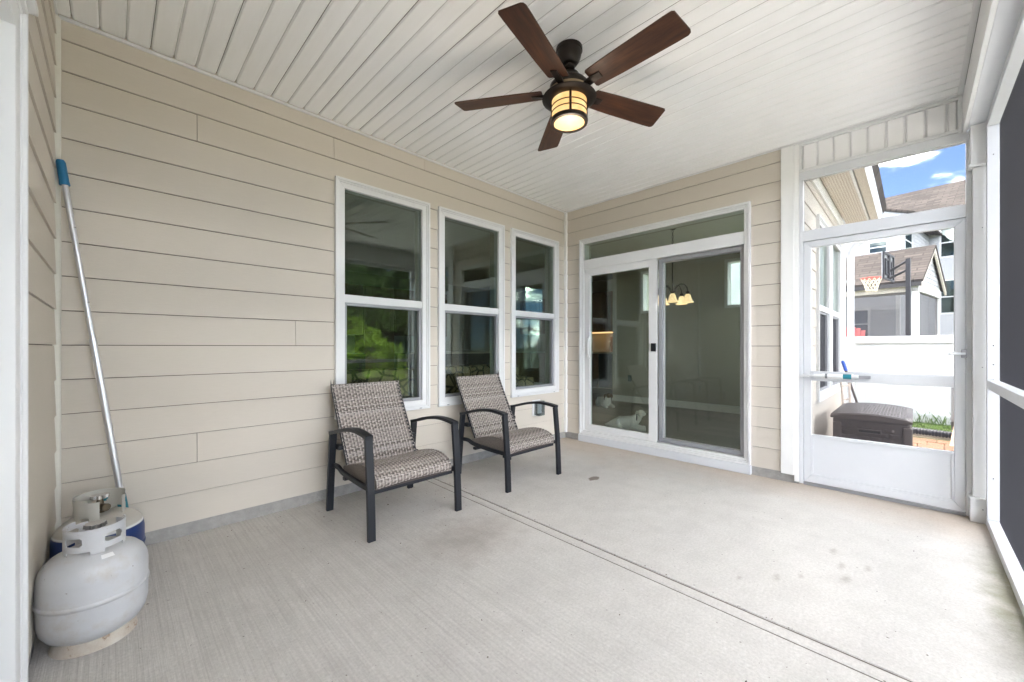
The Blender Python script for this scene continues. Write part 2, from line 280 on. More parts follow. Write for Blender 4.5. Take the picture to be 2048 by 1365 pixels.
# ------------------------------------------------------------------ mesh helpers
class MB:
    def __init__(s, T=None): s.v = []; s.f = []; s.T = T; s.c = None; s.uv = None
    def vert(s, p):
        s.v.append(tuple(s.T(*p)) if s.T else tuple(p)); return len(s.v) - 1
    def quad(s, a, b, c, d): s.f.append(tuple(s.vert(p) for p in (a, b, c, d)))
    def poly(s, pts): s.f.append(tuple(s.vert(p) for p in pts))
    def box(s, x0, x1, y0, y1, z0, z1):
        i = [s.vert((x, y, z)) for z in (z0, z1) for y in (y0, y1) for x in (x0, x1)]
        for q in ((0, 1, 3, 2), (4, 6, 7, 5), (0, 4, 5, 1), (2, 3, 7, 6), (0, 2, 6, 4), (1, 5, 7, 3)): s.f.append(tuple(i[k] for k in q))
        return s
    def hexa(s, bot, top):
        i = [s.vert(p) for p in bot] + [s.vert(p) for p in top]; n = len(bot)
        s.f.append(tuple(i[:n])); s.f.append(tuple(i[n:][::-1]))
        for k in range(n): s.f.append((i[k], i[(k + 1) % n], i[n + (k + 1) % n], i[n + k]))
        return s
    def ring(s, s0, s1, z0, z1, w, d0, d1, wb=None):
        wb = w if wb is None else wb
        o = [(s0, z0), (s1, z0), (s1, z1), (s0, z1)]; n = [(s0 + w, z0 + wb), (s1 - w, z0 + wb), (s1 - w, z1 - w), (s0 + w, z1 - w)]
        for k in range(4):
            a, b, c, d = o[k], o[(k + 1) % 4], n[(k + 1) % 4], n[k]
            s.hexa([(a[0], d0, a[1]), (b[0], d0, b[1]), (c[0], d0, c[1]), (d[0], d0, d[1])], [(a[0], d1, a[1]), (b[0], d1, b[1]), (c[0], d1, c[1]), (d[0], d1, d[1])])
        return s
    def lathe(s, prof, c=(0, 0, 0), n=32, cap=True):
        rows = []
        for r, z in prof:
            rows.append([s.vert((c[0] + r * math.cos(2 * math.pi * k / n), c[1] + r * math.sin(2 * math.pi * k / n), c[2] + z)) for k in range(n)])
        for a, b in zip(rows, rows[1:]):
            for k in range(n): s.f.append((a[k], a[(k + 1) % n], b[(k + 1) % n], b[k]))
        if cap: s.f.append(tuple(rows[0][::-1])); s.f.append(tuple(rows[-1]))
        return s
    def tube(s, pts, r, n=10, cap=True):
        pts = [Vector(p) for p in pts]; rows = []; prev = None
        for k, p in enumerate(pts):
            d = (pts[min(k + 1, len(pts) - 1)] - pts[max(k - 1, 0)]).normalized()
            ref = prev if prev is not None else (Vector((0, 0, 1)) if abs(d.z) < 0.9 else Vector((1, 0, 0)))
            a = (ref - d * ref.dot(d)).normalized(); b = d.cross(a); prev = a
            rr = r[k] if isinstance(r, (list, tuple)) else r
            rows.append([s.vert(p + rr * (math.cos(2 * math.pi * j / n) * a + math.sin(2 * math.pi * j / n) * b)) for j in range(n)])
        for a, b in zip(rows, rows[1:]):
            for j in range(n): s.f.append((a[j], a[(j + 1) % n], b[(j + 1) % n], b[j]))
        if cap: s.f.append(tuple(rows[0][::-1])); s.f.append(tuple(rows[-1]))
        return s
    def sweep_rect(s, path, x0, x1, th):
        # path in the y-z plane, a flat bar x0..x1 wide and th thick
        n = len(path); L = []; R = []
        for k in range(n):
            y0, z0 = path[max(k - 1, 0)]; y1, z1 = path[min(k + 1, n - 1)]
            dy, dz = y1 - y0, z1 - z0; l = math.hypot(dy, dz); ny, nz = -dz / l, dy / l
            y, z = path[k]; L.append((y + ny * th / 2, z + nz * th / 2)); R.append((y - ny * th / 2, z - nz * th / 2))
        rows = [[s.vert((x0, *L[k])), s.vert((x1, *L[k])), s.vert((x1, *R[k])), s.vert((x0, *R[k]))] for k in range(n)]
        for a, b in zip(rows, rows[1:]):
            for j in range(4): s.f.append((a[j], a[(j + 1) % 4], b[(j + 1) % 4], b[j]))
        s.f.append(tuple(rows[0])); s.f.append(tuple(rows[-1][::-1])); return s
    def mesh(s, name, bevel=0.0, smooth=False, segs=2, autosmooth=None):
        me = bpy.data.meshes.new(name); me.from_pydata(s.v, [], s.f)
        bm = bmesh.new(); bm.from_mesh(me)
        bmesh.ops.recalc_face_normals(bm, faces=bm.faces)
        if bevel: bmesh.ops.bevel(bm, geom=[e for e in bm.edges if len(e.link_faces) == 2 and e.calc_face_angle(0) > 0.5], offset=bevel, segments=segs, affect='EDGES', profile=0.6)
        if smooth:
            for fc in bm.faces: fc.smooth = True
            ang = rad(38) if autosmooth is None else autosmooth
            for e in bm.edges:
                if len(e.link_faces) == 2 and e.calc_face_angle(0) > ang: e.smooth = False
        bm.to_mesh(me); bm.free()
        if s.c:
            ca = me.color_attributes.new('Col', 'FLOAT_COLOR', 'POINT')
            for k, cc in enumerate(s.c): ca.data[k].color = (*cc, 1)
        return me
    def build(s, name, mat, parent=None, bevel=0.0, smooth=False, segs=2, autosmooth=None):
        return link(name, s.mesh(name, bevel, smooth, segs, autosmooth), mat, parent)
def link(name, me, mat, parent=None):
    if mat is not None and not me.materials: me.materials.append(MATS[mat])
    o = bpy.data.objects.new(name, me); col.objects.link(o); attach(o, parent); return o
def world_loc(p):
    l = Vector((0, 0, 0))
    while p is not None: l += p.location; p = p.parent
    return l
LOCAL = set()
def attach(o, parent):
    if parent is None: return
    o.parent = parent
    root = parent
    while root.parent is not None: root = root.parent
    if root.name in LOCAL: return
    if parent.type == 'EMPTY': o.matrix_parent_inverse = Matrix.Translation(-parent.location)
def tag(o, label, cat=None, group=None, kind=None):
    o['label'] = label
    if cat: o['category'] = cat
    if group: o['group'] = group
    if kind: o['kind'] = kind
    return o
def thing(name, loc, label, cat, group=None, kind=None, local=False, rotz=0.0):
    o = bpy.data.objects.new(name, None); col.objects.link(o); o.location = loc; o.rotation_euler[2] = rotz; o.empty_display_size = 0.1
    if local: LOCAL.add(o.name)
    return tag(o, label, cat, group, kind)
def copy_tree(o, parent=None):
    c = o.copy(); col.objects.link(c); c.parent = parent
    for ch in list(o.children): copy_tree(ch, c)
    return c
def wall_core(T, s0, s1, z0, z1, d0, d1, holes):
    m = MB(T); ss = sorted({s0, s1, *[h[0] for h in holes], *[h[1] for h in holes]}); zs = sorted({z0, z1, *[h[2] for h in holes], *[h[3] for h in holes]})
    ss = [x for x in ss if s0 <= x <= s1]; zs = [x for x in zs if z0 <= x <= z1]
    for a, b in zip(ss, ss[1:]):
        run = None
        for c, d in zip(zs, zs[1:]):
            ms, mz = (a + b) / 2, (c + d) / 2
            if any(h[0] < ms < h[1] and h[2] < mz < h[3] for h in holes):
                if run: m.box(a, b, d0, d1, run[0], run[1]); run = None
            else: run = (run[0], d) if run else (c, d)
        if run: m.box(a, b, d0, d1, run[0], run[1])
    return m

# ------------------------------------------------------------------ dimensions
XC, CEIL, SB, EXP = -4.25, 2.832, 0.075, 0.1778
SEAMS = [SB + n * EXP for n in range(14)] + [SB + 13.93 * EXP, SB + 14.83 * EXP, CEIL + 0.03]
TA = lambda s, d, z: (s, -d, z)                  # window wall, outward -y
TB = lambda s, d, z: (-d, s, z)                  # door wall, outward -x
TC = lambda s, d, z: (XC + d, s, z)              # left wall, outward +x
TW = lambda s, d, z: (s, -2.42 - d, z)           # side wall of the wing, outward -y
def lap(z, z0): return 0.017 - 0.010 * (z - z0) / EXP
def board(T, s0, s1, z0, z1, mat, parent, notch=None, ref=None):
    ref = z0 if ref is None else ref
    zt = z1 + 0.012 if z1 < 2.8 else z1
    dd = lambda z: 0.0135 - 0.0075 * (z - ref) / EXP
    if notch: pts = [(a, b + 0.0042 if abs(b - z0) < 1e-6 else b) for a, b in notch]
    else: pts = [(s0, z0 + 0.0042), (s1, z0 + 0.0042), (s1, z1), (s0, z1)]
    m = MB(T); n = len(pts)
    fr = [m.vert((a, dd(b), b)) for a, b in pts]; bk = [m.vert((a, 0.001, b)) for a, b in pts]
    m.f.append(tuple(fr))
    for k in range(n): m.f.append((fr[k], fr[(k + 1) % n], bk[(k + 1) % n], bk[k]))
    return m.build('siding_board', mat, parent)
def clad(T, s0, s1, holes, joints, mat, parent, seams=SEAMS, gap=0.003):
    wall_core(T, s0, s1, seams[0] + 0.01, seams[-1], -0.0034, 0.0006, holes).build('lap_shade_sheet', 'gap_shade', parent)  # dark sheet behind the boards paints shade into the lap gaps
    for n, (z0, z1) in enumerate(zip(seams, seams[1:])):
        cuts = sorted([s0, s1] + [j for j in joints.get(n, [])])
        for a, b in zip(cuts, cuts[1:]):
            a_ = a + (gap / 2 if a != s0 else 0); b_ = b - (gap / 2 if b != s1 else 0)
            segs = [(a_, b_)]; part = []
            for h in holes:
                if h[2] <= z0 + 0.004 and h[3] >= z1 - 0.004:      # hole spans the whole board
                    new = []
                    for p, q in segs:
                        if h[1] <= p or h[0] >= q: new.append((p, q)); continue
                        if h[0] > p: new.append((p, h[0]))
                        if h[1] < q: new.append((h[1], q))
                    segs = new
                elif h[2] < z1 and h[3] > z0: part.append(h)
            for p, q in segs:
                hs = sorted(h for h in part if h[0] < q and h[1] > p)
                if not hs: board(T, p, q, z0, z1, mat, parent); continue
                lo = [(p, z0)]; hi = [(p, z1)]
                for h in hs:
                    x0, x1 = max(h[0], p), min(h[1], q)
                    if h[2] <= z0: lo += [(x0, z0), (x0, h[3]), (x1, h[3]), (x1, z0)]
                    else: hi += [(x0, z1), (x0, h[2]), (x1, h[2]), (x1, z1)]
                lo.append((q, z0)); hi.append((q, z1)); pts = lo + hi[::-1]
                clean = [pts[0]]
                for w in pts[1:]:
                    if abs(w[0] - clean[-1][0]) + abs(w[1] - clean[-1][1]) > 1e-6: clean.append(w)
                board(T, p, q, z0, z1, mat, parent, clean, z0)

# ------------------------------------------------------------------ ground and sky-lit surroundings
def ground_z(x, y):
    f = max(0.0, min(1.0, (x - 6.2) / 6.0)); return -0.17 + 0.70 * f * f * (3 - 2 * f)
m = MB(); xs = [-400, -120, -40, -15, -6, 0, 3, 5, 5.6, 6.2, 7, 8, 9, 10, 11, 12.2, 16, 25, 60, 150, 500]; ys = [-400, -120, -50, -25, -15, -9, -6, -4, -3, -2, 0, 4, 10, 25, 60, 150, 400]
gi = [[m.vert((x, y, ground_z(x, y))) for x in xs] for y in ys]
for j in range(len(ys) - 1):
    for i in range(len(xs) - 1): m.f.append((gi[j][i], gi[j][i + 1], gi[j + 1][i + 1], gi[j + 1][i]))
tag(m.build('ground', 'lawn', smooth=True), 'green lawn around the house reaching the horizon', 'ground', kind='structure')

# porch slab in two pours with a tooled joint
def jx(y, off): return -2.06 + off + (y + 0.12) * 0.0165
ps = thing('porch_floor', (-2.1, -1.7, 0), 'pale broom finished concrete porch floor with tooled joint', 'floor', kind='structure')
for side in (0, 1):
    m = MB(); ny = 24; a = []
    for k in range(ny + 1):
        y = -3.56 + (3.56 - 0.0) * k / ny
        inner = jx(y, -0.083) if side == 0 else jx(y, 0.0)
        outer = XC - 0.02 if side == 0 else 0.03
        a.append((inner, outer, y))
    rows = []
    for inner, outer, y in a:
        e = 0.003 if side == 1 else -0.003
        rows.append([m.vert((outer, y, -0.2)), m.vert((outer, y, 0)), m.vert((inner + e, y, 0)), m.vert((inner + e * 0.3, y, -0.004)), m.vert((inner, y, -0.012))])
    for p, q in zip(rows, rows[1:]):
        for j in range(4): m.f.append((p[j], p[j + 1], q[j + 1], q[j]))
    m.f.append(tuple(rows[0])); m.f.append(tuple(rows[-1]))
    m.build('floor_slab', 'porch_concrete', ps)
simple('joint_shade_dirt', (0.15, 0.135, 0.115), 0.95, var=0.5, vs_=30, bs=0.5)  # dark tone paints shading into the joint grooves, along with collected dirt
for nm, mt, prof in (('joint_strip', 'porch_concrete', ((0.13, -0.0045), (0.22, -0.0015), (0.5, 0.0008), (0.78, -0.0015), (0.91, -0.0045))), ('joint_groove', 'joint_shade_dirt', ((-0.02, -0.0055), (0.0, -0.0042), (0.13, -0.0044))), ('joint_groove', 'joint_shade_dirt', ((0.91, -0.0044), (1.0, -0.0042), (1.02, -0.0055)))):
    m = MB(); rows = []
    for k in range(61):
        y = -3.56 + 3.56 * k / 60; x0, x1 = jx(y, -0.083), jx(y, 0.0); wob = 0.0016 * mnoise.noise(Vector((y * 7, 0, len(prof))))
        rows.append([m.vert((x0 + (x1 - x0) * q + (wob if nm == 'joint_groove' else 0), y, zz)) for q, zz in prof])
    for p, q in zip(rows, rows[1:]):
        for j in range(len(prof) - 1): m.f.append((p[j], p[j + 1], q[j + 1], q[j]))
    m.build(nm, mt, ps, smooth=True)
MB().box(XC - 0.1, 0.06, -3.62, 0.02, -0.3, -0.013).build('slab_base', 'patio_concrete', ps)

# ------------------------------------------------------------------ window wall (A)
WIN = [(-2.850, -2.018), (-1.924, -1.090), (-0.986, -0.170)]; WZ0, WZ1 = 0.588, 2.424
wa = thing('window_wall', (-2.1, 0, 0), 'long beige lap siding wall with three white windows behind the chairs', 'wall')
holesA = [(a, b, WZ0, WZ1) for a, b in WIN]
wall_core(TA, XC - 0.15, 0.15, 0.0, 3.1, -0.15, -0.005, [(a + .05, b - .05, WZ0 + .05, WZ1 - .05) for a, b in WIN]).build('wall_core', 'drywall', wa)
clad(TA, XC + 0.012, -0.035, [(a + .01, b - .01, WZ0 + .01, WZ1 - .01) for a, b in WIN], {13: [-3.671], 14: [-2.854], 15: [-2.062], 2: [-3.671], 6: [-3.12]}, 'beige_siding_x', wa)
MB(TA).box(XC, 0.0, -0.004, 0.004, -0.02, SB + 0.004).build('foundation_strip', 'foundation_block', wa)
MB(TA).box(-0.04, 0.0, 0.0, 0.040, SB, CEIL - 0.022).build('corner_trim', 'white_paint', wa, 0.003)
# wavy caulk line in the far left corner
m = MB(); rows = []
for k in range(121):
    z = SB + (CEIL - 0.02 - SB) * k / 120; saw = ((z - SB) % EXP) / EXP
    w = 0.028 + 0.010 * (1 - saw) + 0.005 * mnoise.noise(Vector((0, 0, z * 9)))
    rows.append([m.vert((XC, -w - 0.02, z)), m.vert((XC + 0.021, -w, z)), m.vert((XC + 0.026, -0.022, z)), m.vert((XC + 0.028, 0, z))])
for p, q in zip(rows, rows[1:]):
    for j in range(3): m.f.append((p[j], p[j + 1], q[j + 1], q[j]))
m.build('caulk_line', 'caulk', wa, smooth=True)
def window_unit(T, s0, s1, z0, z1, parent, rail=(1.479, 1.539), name='window'):
    # sub-parts sit inside one frame mesh that is the part
    m = MB(T); m.ring(s0, s1, z0, z1, 0.020, 0.0, 0.036); m.ring(s0 + 0.0205, s1 - 0.0205, z0 + 0.0205, z1 - 0.0205, 0.012, 0.0, 0.028)
    m.ring(s0 + 0.033, s1 - 0.033, z0 + 0.033, z1 - 0.033, 0.040, -0.06, 0.022, 0.045)
    w = m.build(name, 'white_vinyl', parent, 0.0015, segs=1)
    i0, i1 = s0 + 0.0735, s1 - 0.0735; b0, b1 = z0 + 0.0785, z1 - 0.0735
    MB(T).box(i0, i1, -0.035, 0.016, rail[0], rail[1]).build('meeting_rail', 'white_vinyl', w, 0.003)
    MB(T).box(i0, i1, -0.012, -0.006, rail[1], b1).build('pane', 'window_glass', w)
    sm = MB(T); sm.ring(i0, i1, b0, rail[0], 0.022, -0.03, 0.002, 0.026); sm.build('screen_frame', 'grey_aluminium', w, 0.002, segs=1)
    MB(T).box(i0 + .022, i1 - .022, -0.038, -0.032, b0 + .026, rail[0]).build('pane', 'window_glass', w)
    for q in (0.12, 0.88):
        MB(T).box(s0 + (s1 - s0) * q - .012, s0 + (s1 - s0) * q + .012, 0.0365, 0.038, z0 + .008, z0 + .013).build('weep_slot', 'outlet_grey', w)
    return w
for a, b in WIN: window_unit(TA, a, b, WZ0, WZ1, wa)

# ------------------------------------------------------------------ door wall (B)
DS0, DS1, DZ1 = -2.073, -0.232, 2.430
wb = thing('door_wall', (0, -1.2, 0), 'beige lap siding wall holding the sliding glass patio door', 'wall')
wall_core(TB, -2.42, 0.0, 0.0, 3.1, -0.15, -0.005, [(DS0 + .05, DS1 - .05, 0.10, DZ1 - .05)]).build('wall_core', 'drywall', wb)
clad(TB, -2.296, -0.041, [(DS0 + .006, DS1 - .006, 0.0, DZ1 - .006)], {}, 'beige_siding_y', wb)
MB(TB).box(-2.42, -0.0, -0.004, 0.005, -0.02, SB + 0.003).build('foundation_strip', 'foundation_block', wb)
m = MB(TB); m.box(-2.392, -2.300, 0.0, 0.030, SB - 0.005, CEIL - 0.02); m.build('corner_board', 'white_paint', wb, 0.003)
MB(TB).box(-2.424, -2.3935, -0.03, 0.022, 0.02, CEIL - 0.02).build('corner_return', 'white_paint', wb, 0.003)
# sliding door as one part with its own pieces
m = MB(TB); m.ring(DS0, DS1, 0.085, DZ1, 0.020, 0.0, 0.040); m.ring(DS0 + .0205, DS1 - .0205, 0.1055, DZ1 - .0205, 0.014, 0.0, 0.030)
m.ring(DS0 + .035, DS1 - .035, 0.12, DZ1 - .035, 0.020, -0.10, 0.022)
sd = m.build('sliding_door', 'white_vinyl', wb, 0.002, segs=1)
f0, f1 = DS0 + .0555, DS1 - .0555                       # clear opening
MB(TB).box(DS0 - .004, DS1 + .004, 0.0, 0.048, 0.004, 0.084).build('sill_skirt', 'white_aluminium', sd, 0.003)
MB(TB).box(f0, f1, -0.09, 0.018, 2.062, 2.178).build('transom_bar', 'white_vinyl', sd, 0.003)
MB(TB).box(f0, f1, -0.012, -0.006, 2.1785, DZ1 - .056).build('transom_pane', 'door_glass', sd)
m = MB(TB); m.ring(-1.190, f1, 0.1405, 2.0615, 0.078, -0.045, 0.006, 0.072); m.build('door_panel', 'white_vinyl', sd, 0.003, segs=1)
MB(TB).box(-1.112, f1 - .078, -0.02, -0.014, 0.2125, 1.983).build('pane', 'door_glass', sd)
MB(TB).box(-1.205, -1.115, 0.0065, 0.020, 0.141, 2.061).build('meeting_stile', 'white_vinyl', sd, 0.003)
m = MB(TB); m.ring(f0, -1.205, 0.1405, 2.0615, 0.045, -0.095, -0.050); m.build('door_panel', 'white_vinyl', sd, 0.003, segs=1)
MB(TB).box(f0 + .045, -1.25, -0.078, -0.072, 0.1855, 2.0165).build('pane', 'door_glass', sd)
m = MB(TB); m.ring(f0 + .001, -1.206, 0.146, 2.055, 0.040, -0.040, -0.018); m.build('screen_frame', 'grey_aluminium', sd, 0.003, segs=1)
MB(TB).box(-1.1985, -1.150, 0.0205, 0.045, 1.09, 1.175).build('latch', 'black_plastic', sd, 0.004)
MB(TB).box(-0.345, -0.325, 0.0065, 0.018, 1.02, 1.24).build('handle_plate', 'white_vinyl', sd, 0.003)
MB(TB).tube([(-0.365, 0.0065 if q in (0, 8) else 0.045 * math.sin(math.pi * q / 8) ** 0.5, 1.00 + 0.26 * q / 8) for q in range(9)], 0.009).build('handle', 'white_vinyl', sd, smooth=True)
def strands(T, s0, s1, z0, z1, d, pitch, w, name, parent, mat='screen_wire'):
    m = MB(T); h = w * 0.5
    n = int((s1 - s0) / pitch)
    for k in range(1, n):
        a = s0 + (s1 - s0) * k / n
        i = [m.vert((a - h, d, zz)) for zz in (z0, z1)] + [m.vert((a + h, d, zz)) for zz in (z0, z1)] + [m.vert((a, d - w * .9, zz)) for zz in (z0, z1)]
        m.f += [(i[0], i[1], i[3], i[2]), (i[2], i[3], i[5], i[4]), (i[4], i[5], i[1], i[0])]
    n = int((z1 - z0) / pitch)
    for k in range(1, n):
        b = z0 + (z1 - z0) * k / n
        i = [m.vert((ss, d, b - h)) for ss in (s0, s1)] + [m.vert((ss, d, b + h)) for ss in (s0, s1)] + [m.vert((ss, d - w * .9, b)) for ss in (s0, s1)]
        m.f += [(i[0], i[1], i[3], i[2]), (i[2], i[3], i[5], i[4]), (i[4], i[5], i[1], i[0])]
    me = bpy.data.meshes.new(name); me.from_pydata(m.v, [], m.f)
    o = link(name, me, mat, parent); o['kind'] = 'stuff'; return o
strands(TB, f0 + .041, -1.246, 0.186, 2.015, -0.029, 0.0021, 0.00020, 'screen_mesh', sd)

# ------------------------------------------------------------------ left wall (C) with a door casing
wc = thing('left_wall', (XC, -1.7, 0), 'narrow strip of beige lap siding wall at the left edge with white door casing', 'wall')
CS0, CS1, CZ1 = -2.36, -1.285, 2.105
wall_core(TC, -3.56, 0.15, 0.0, 3.1, -0.15, -0.005, [(CS0 + .08, CS1 - .08, 0.03, CZ1 - .08)]).build('wall_core', 'drywall', wc)
clad(TC, -3.56, -0.012, [(CS0 + .004, CS1 - .004, 0.0, CZ1 - .004)], {5: [-2.9], 9: [-3.0]}, 'beige_siding_y', wc)
MB(TC).box(-3.56, -0.0, -0.004, 0.004, -0.02, SB + 0.003).build('foundation_strip', 'foundation_block', wc)
m = MB(TC)
for (o_, w_, d_) in ((0.0, 0.018, 0.042), (0.0185, 0.010, 0.034), (0.029, 0.075, 0.030)):
    m.box(CS0 + o_, CS0 + o_ + w_, 0.0, d_, 0.004, CZ1 - o_ - w_); m.box(CS1 - o_ - w_, CS1 - o_, 0.0, d_, 0.004, CZ1 - o_ - w_); m.box(CS0 + o_, CS1 - o_, 0.0, d_, CZ1 - o_ - w_, CZ1 - o_)
dc = m.build('door_casing', 'white_vinyl', wc, 0.002, segs=1)
MB(TC).box(CS0 - .012, CS1 + .012, 0.0, 0.060, CZ1 + 0.0005, CZ1 + 0.022).build('drip_cap', 'white_vinyl', dc, 0.003)
m = MB(TC); m.box(CS0 + .105, CS1 - .105, -0.06, -0.015, 0.03, CZ1 - .105)
dr = m.build('entry_door', 'white_paint', wc, 0.002, segs=1)
for a, b in ((0.25, 0.95), (1.1, 1.85)):
    for q in (0, 1):
        c0 = CS0 + .105 + .12 + q * 0.36; MB(TC).ring(c0, c0 + .27, a, b, 0.025, -0.0145, -0.003).build('door_moulding', 'white_paint', dr, 0.002, segs=1)

# ------------------------------------------------------------------ ceiling
ce = thing('porch_ceiling', (-2.1, -1.65, CEIL), 'white grooved vinyl soffit ceiling over the porch', 'ceiling')
bw = 0.1012; x = XC + 0.064 - bw; CE_Y = -3.305; n = 0
me_board = None
while x < 0.02:
    x0, x1 = max(x, XC + 0.003), min(x + bw, -0.002)
    if x1 - x0 > 0.02:
        g = 0.0075; r0 = x0 if x0 != x else x0 + g; r1 = x1 if x1 < x + bw else x1 - g
        e0 = g * 0.6 if x0 == x else 0; e1 = g * 0.6 if x1 == x + bw else 0
        full = abs(x0 - x) < 1e-6 and abs(x1 - x - bw) < 1e-6
        if full and me_board:
            o = bpy.data.objects.new('ceiling_board', me_board); col.objects.link(o); o.location = (x - bx_ref, 0, 0); attach(o, ce)
        else:
            mm = MB(); sec = [(r0 - e0, CEIL + 0.0062), (r0, CEIL + 0.0), (r0 + .004, CEIL - 0.0015), (r1 - .004, CEIL - 0.0015), (r1, CEIL + 0.0), (r1 + e1, CEIL + 0.0062)]
            rows = [[mm.vert((a, yy, zz)) for a, zz in sec] for yy in (CE_Y, -0.0245)]
            for j in range(5): mm.f.append((rows[0][j], rows[0][j + 1], rows[1][j + 1], rows[1][j]))
            mm.f.append(tuple(rows[0])); mm.f.append(tuple(rows[1]))
            o = mm.build('ceiling_board', 'vinyl_ceiling', ce)
            if full: me_board = o.data; bx_ref = x
    if x > XC: MB().box(x - (0.0014 if n % 3 == 1 else 0.0019), x + (0.0014 if n % 3 == 1 else 0.0019), CE_Y, -0.04, CEIL + 0.0046, CEIL + 0.0062).build('seam_shade_strip', 'seam_grey' if n % 3 == 1 else 'groove_shade', ce)  # light strips paint groove shade; every third, darker strip is a panel seam
    x += bw; n += 1
MB().box(XC, 0, CE_Y, -0.046, CEIL + 0.0064, CEIL + 0.02).build('groove_backing', 'vinyl_ceiling', ce)
MB().box(XC - 0.1, 0.1, -3.6, 0.1, CEIL + 0.06, CEIL + 0.10).build('attic_deck', 'dark_cavity', ce)
MB().box(XC + 0.02, -0.002, -0.023, -0.002, CEIL - 0.019, CEIL - 0.0025).build('wall_channel', 'white_vinyl', ce, 0.003)
MB().box(-0.024, -0.003, CE_Y, -0.0235, CEIL - 0.016, CEIL - 0.003).build('wall_channel', 'white_vinyl', ce, 0.003)
MB().box(XC + .003, XC + 0.018, CE_Y, -0.0235, CEIL - 0.016, CEIL - 0.003).build('wall_channel', 'white_vinyl', ce, 0.003)
MB().box(XC, -0.025, CE_Y - 0.022, CE_Y + 0.004, CEIL - 0.014, CEIL - 0.003).build('wall_channel', 'white_vinyl', ce, 0.003)

# ------------------------------------------------------------------ screened side (D): beam, frame, mesh
dbm = thing('porch_beam', (-2.1, -3.42, 2.57), 'white wrapped beam along the top of the screened side', 'beam')
MB().box(XC, -0.03, -3.60, -3.345, 2.570, 2.93).build('beam_wrap', 'white_aluminium', dbm, 0.004)
m = MB(); m.box(XC, -0.62, -3.3440, -3.325, 2.566, 2.80); m.build('beam_trim', 'white_vinyl', dbm, 0.003)
m = MB(); m.box(-0.617, 0.0, -3.3440, -3.325, 2.563, 2.80); m.build('beam_trim', 'white_vinyl', dbm, 0.003)
dsn = thing('screen_enclosure', (-2.1, -3.45, 0), 'white framed dark mesh screen along the right side of the porch', 'screen')
FY0, FY1 = -3.470, -3.420
MB().box(-0.150, -0.100, FY0, FY1, 0.052, 2.518).build('frame_post', 'white_aluminium', dsn, 0.003)
for px_ in (-1.62, -3.10): MB().box(px_ - .025, px_ + .025, FY0, FY1, 0.052, 2.518).build('frame_post', 'white_aluminium', dsn, 0.003)
MB().box(-4.25, -4.20, FY0, FY1, 0.052, 2.518).build('frame_post', 'white_aluminium', dsn, 0.003)
MB().box(XC, -0.060, FY0, FY1, 0.002, 0.051).build('bottom_rail', 'white_aluminium', dsn, 0.003)
MB().box(XC, -0.100, FY0, FY1, 2.519, 2.568).build('top_rail', 'white_aluminium', dsn, 0.003)
for a, b in ((-4.199, -3.126), (-3.074, -1.646), (-1.594, -0.151)): MB().box(a, b, FY0, FY1 - .001, 0.872, 0.925).build('middle_rail', 'white_aluminium', dsn, 0.003)
TD = lambda s, d, z: (s, -3.474 - d, z)
strands(TD, XC, -0.1, 0.02, 2.56, 0.0, 0.0030, 0.00044, 'screen_mesh', dsn)
for k in range(14):
    a = -0.125 if k % 3 == 0 else random.uniform(-1.5, -0.2); b = random.uniform(0.2, 2.45) if k % 3 == 0 else random.choice((0.0522, 0.898))
    if k % 3 == 0: MB().box(-0.1535, -0.1495, -3.448, -3.443, b, b + .005).build('screw', 'chrome', dsn)
# boxed corner column beside the screen door
cc = thing('corner_column', (-0.02, -3.43, 0), 'white boxed corner column with cap and base beside the screen door', 'column')
MB().box(-0.070, 0.085, -3.50, -3.366, 0.165, 2.30).build('shaft', 'white_vinyl', cc, 0.003)
MB().box(-0.092, 0.105, -3.515, -3.354, 0.004, 0.150).build('base', 'white_vinyl', cc, 0.003)
MB().box(-0.098, 0.11, -3.52, -3.349, 0.1505, 0.164).build('base_moulding', 'white_vinyl', cc, 0.004)
MB().box(-0.090, 0.105, -3.515, -3.355, 2.322, 2.5695).build('cap', 'white_vinyl', cc, 0.003)
MB().box(-0.097, 0.11, -3.52, -3.349, 2.3005, 2.3215).build('cap_moulding', 'white_vinyl', cc, 0.004)
for zz in (0.09, 1.0, 1.9): MB().box(-0.0975 if zz < .1 else -0.0715, -0.0935 if zz < .1 else -0.0695, -3.41, -3.405, zz, zz + .006).build('screw', 'outlet_grey', cc)

# header over the screen door with vertical grooved panels
hd = thing('door_header', (0, -2.9, 2.55), 'white header of vertical grooved panels above the screen door', 'header')
MB(TB).box(-3.372, -2.4245, -0.12, -0.012, 2.535, 2.95).build('header_core', 'white_vinyl', hd)
s = -2.445; k = 0
while s > -3.30:
    w = min(0.1012, s + 3.305)
    mm = MB(TB); a, b = s - w, s
    mm.hexa([(a + .004, -0.011, 2.600), (a + .010, 0.0, 2.600), (b - .010, 0.0, 2.600), (b - .004, -0.011, 2.600)], [(a + .004, -0.011, 2.795), (a + .010, 0.0, 2.795), (b - .010, 0.0, 2.795), (b - .004, -0.011, 2.795)])
    mm.build('header_panel', 'vinyl_ceiling', hd); s -= w + 0.0; k += 1
MB(TB).box(-3.306, -2.4245, -0.010, 0.016, 2.576, 2.599).build('header_trim', 'white_vinyl', hd, 0.003)
MB(TB).box(-3.306, -2.4245, -0.010, 0.016, 2.796, 2.815).build('header_trim', 'white_vinyl', hd, 0.003)
MB(TB).box(-2.445, -2.4245, -0.010, 0.015, 2.5995, 2.7955).build('header_trim', 'white_vinyl', hd, 0.003)
MB(TB).box(-3.324, -3.306, -0.010, 0.014, 2.570, 2.815).build('header_trim', 'white_vinyl', hd, 0.003)
MB(TB).box(-3.3545, -2.4245, -0.05, 0.010, 2.512, 2.5755).build('header_rail', 'white_aluminium', hd, 0.003)

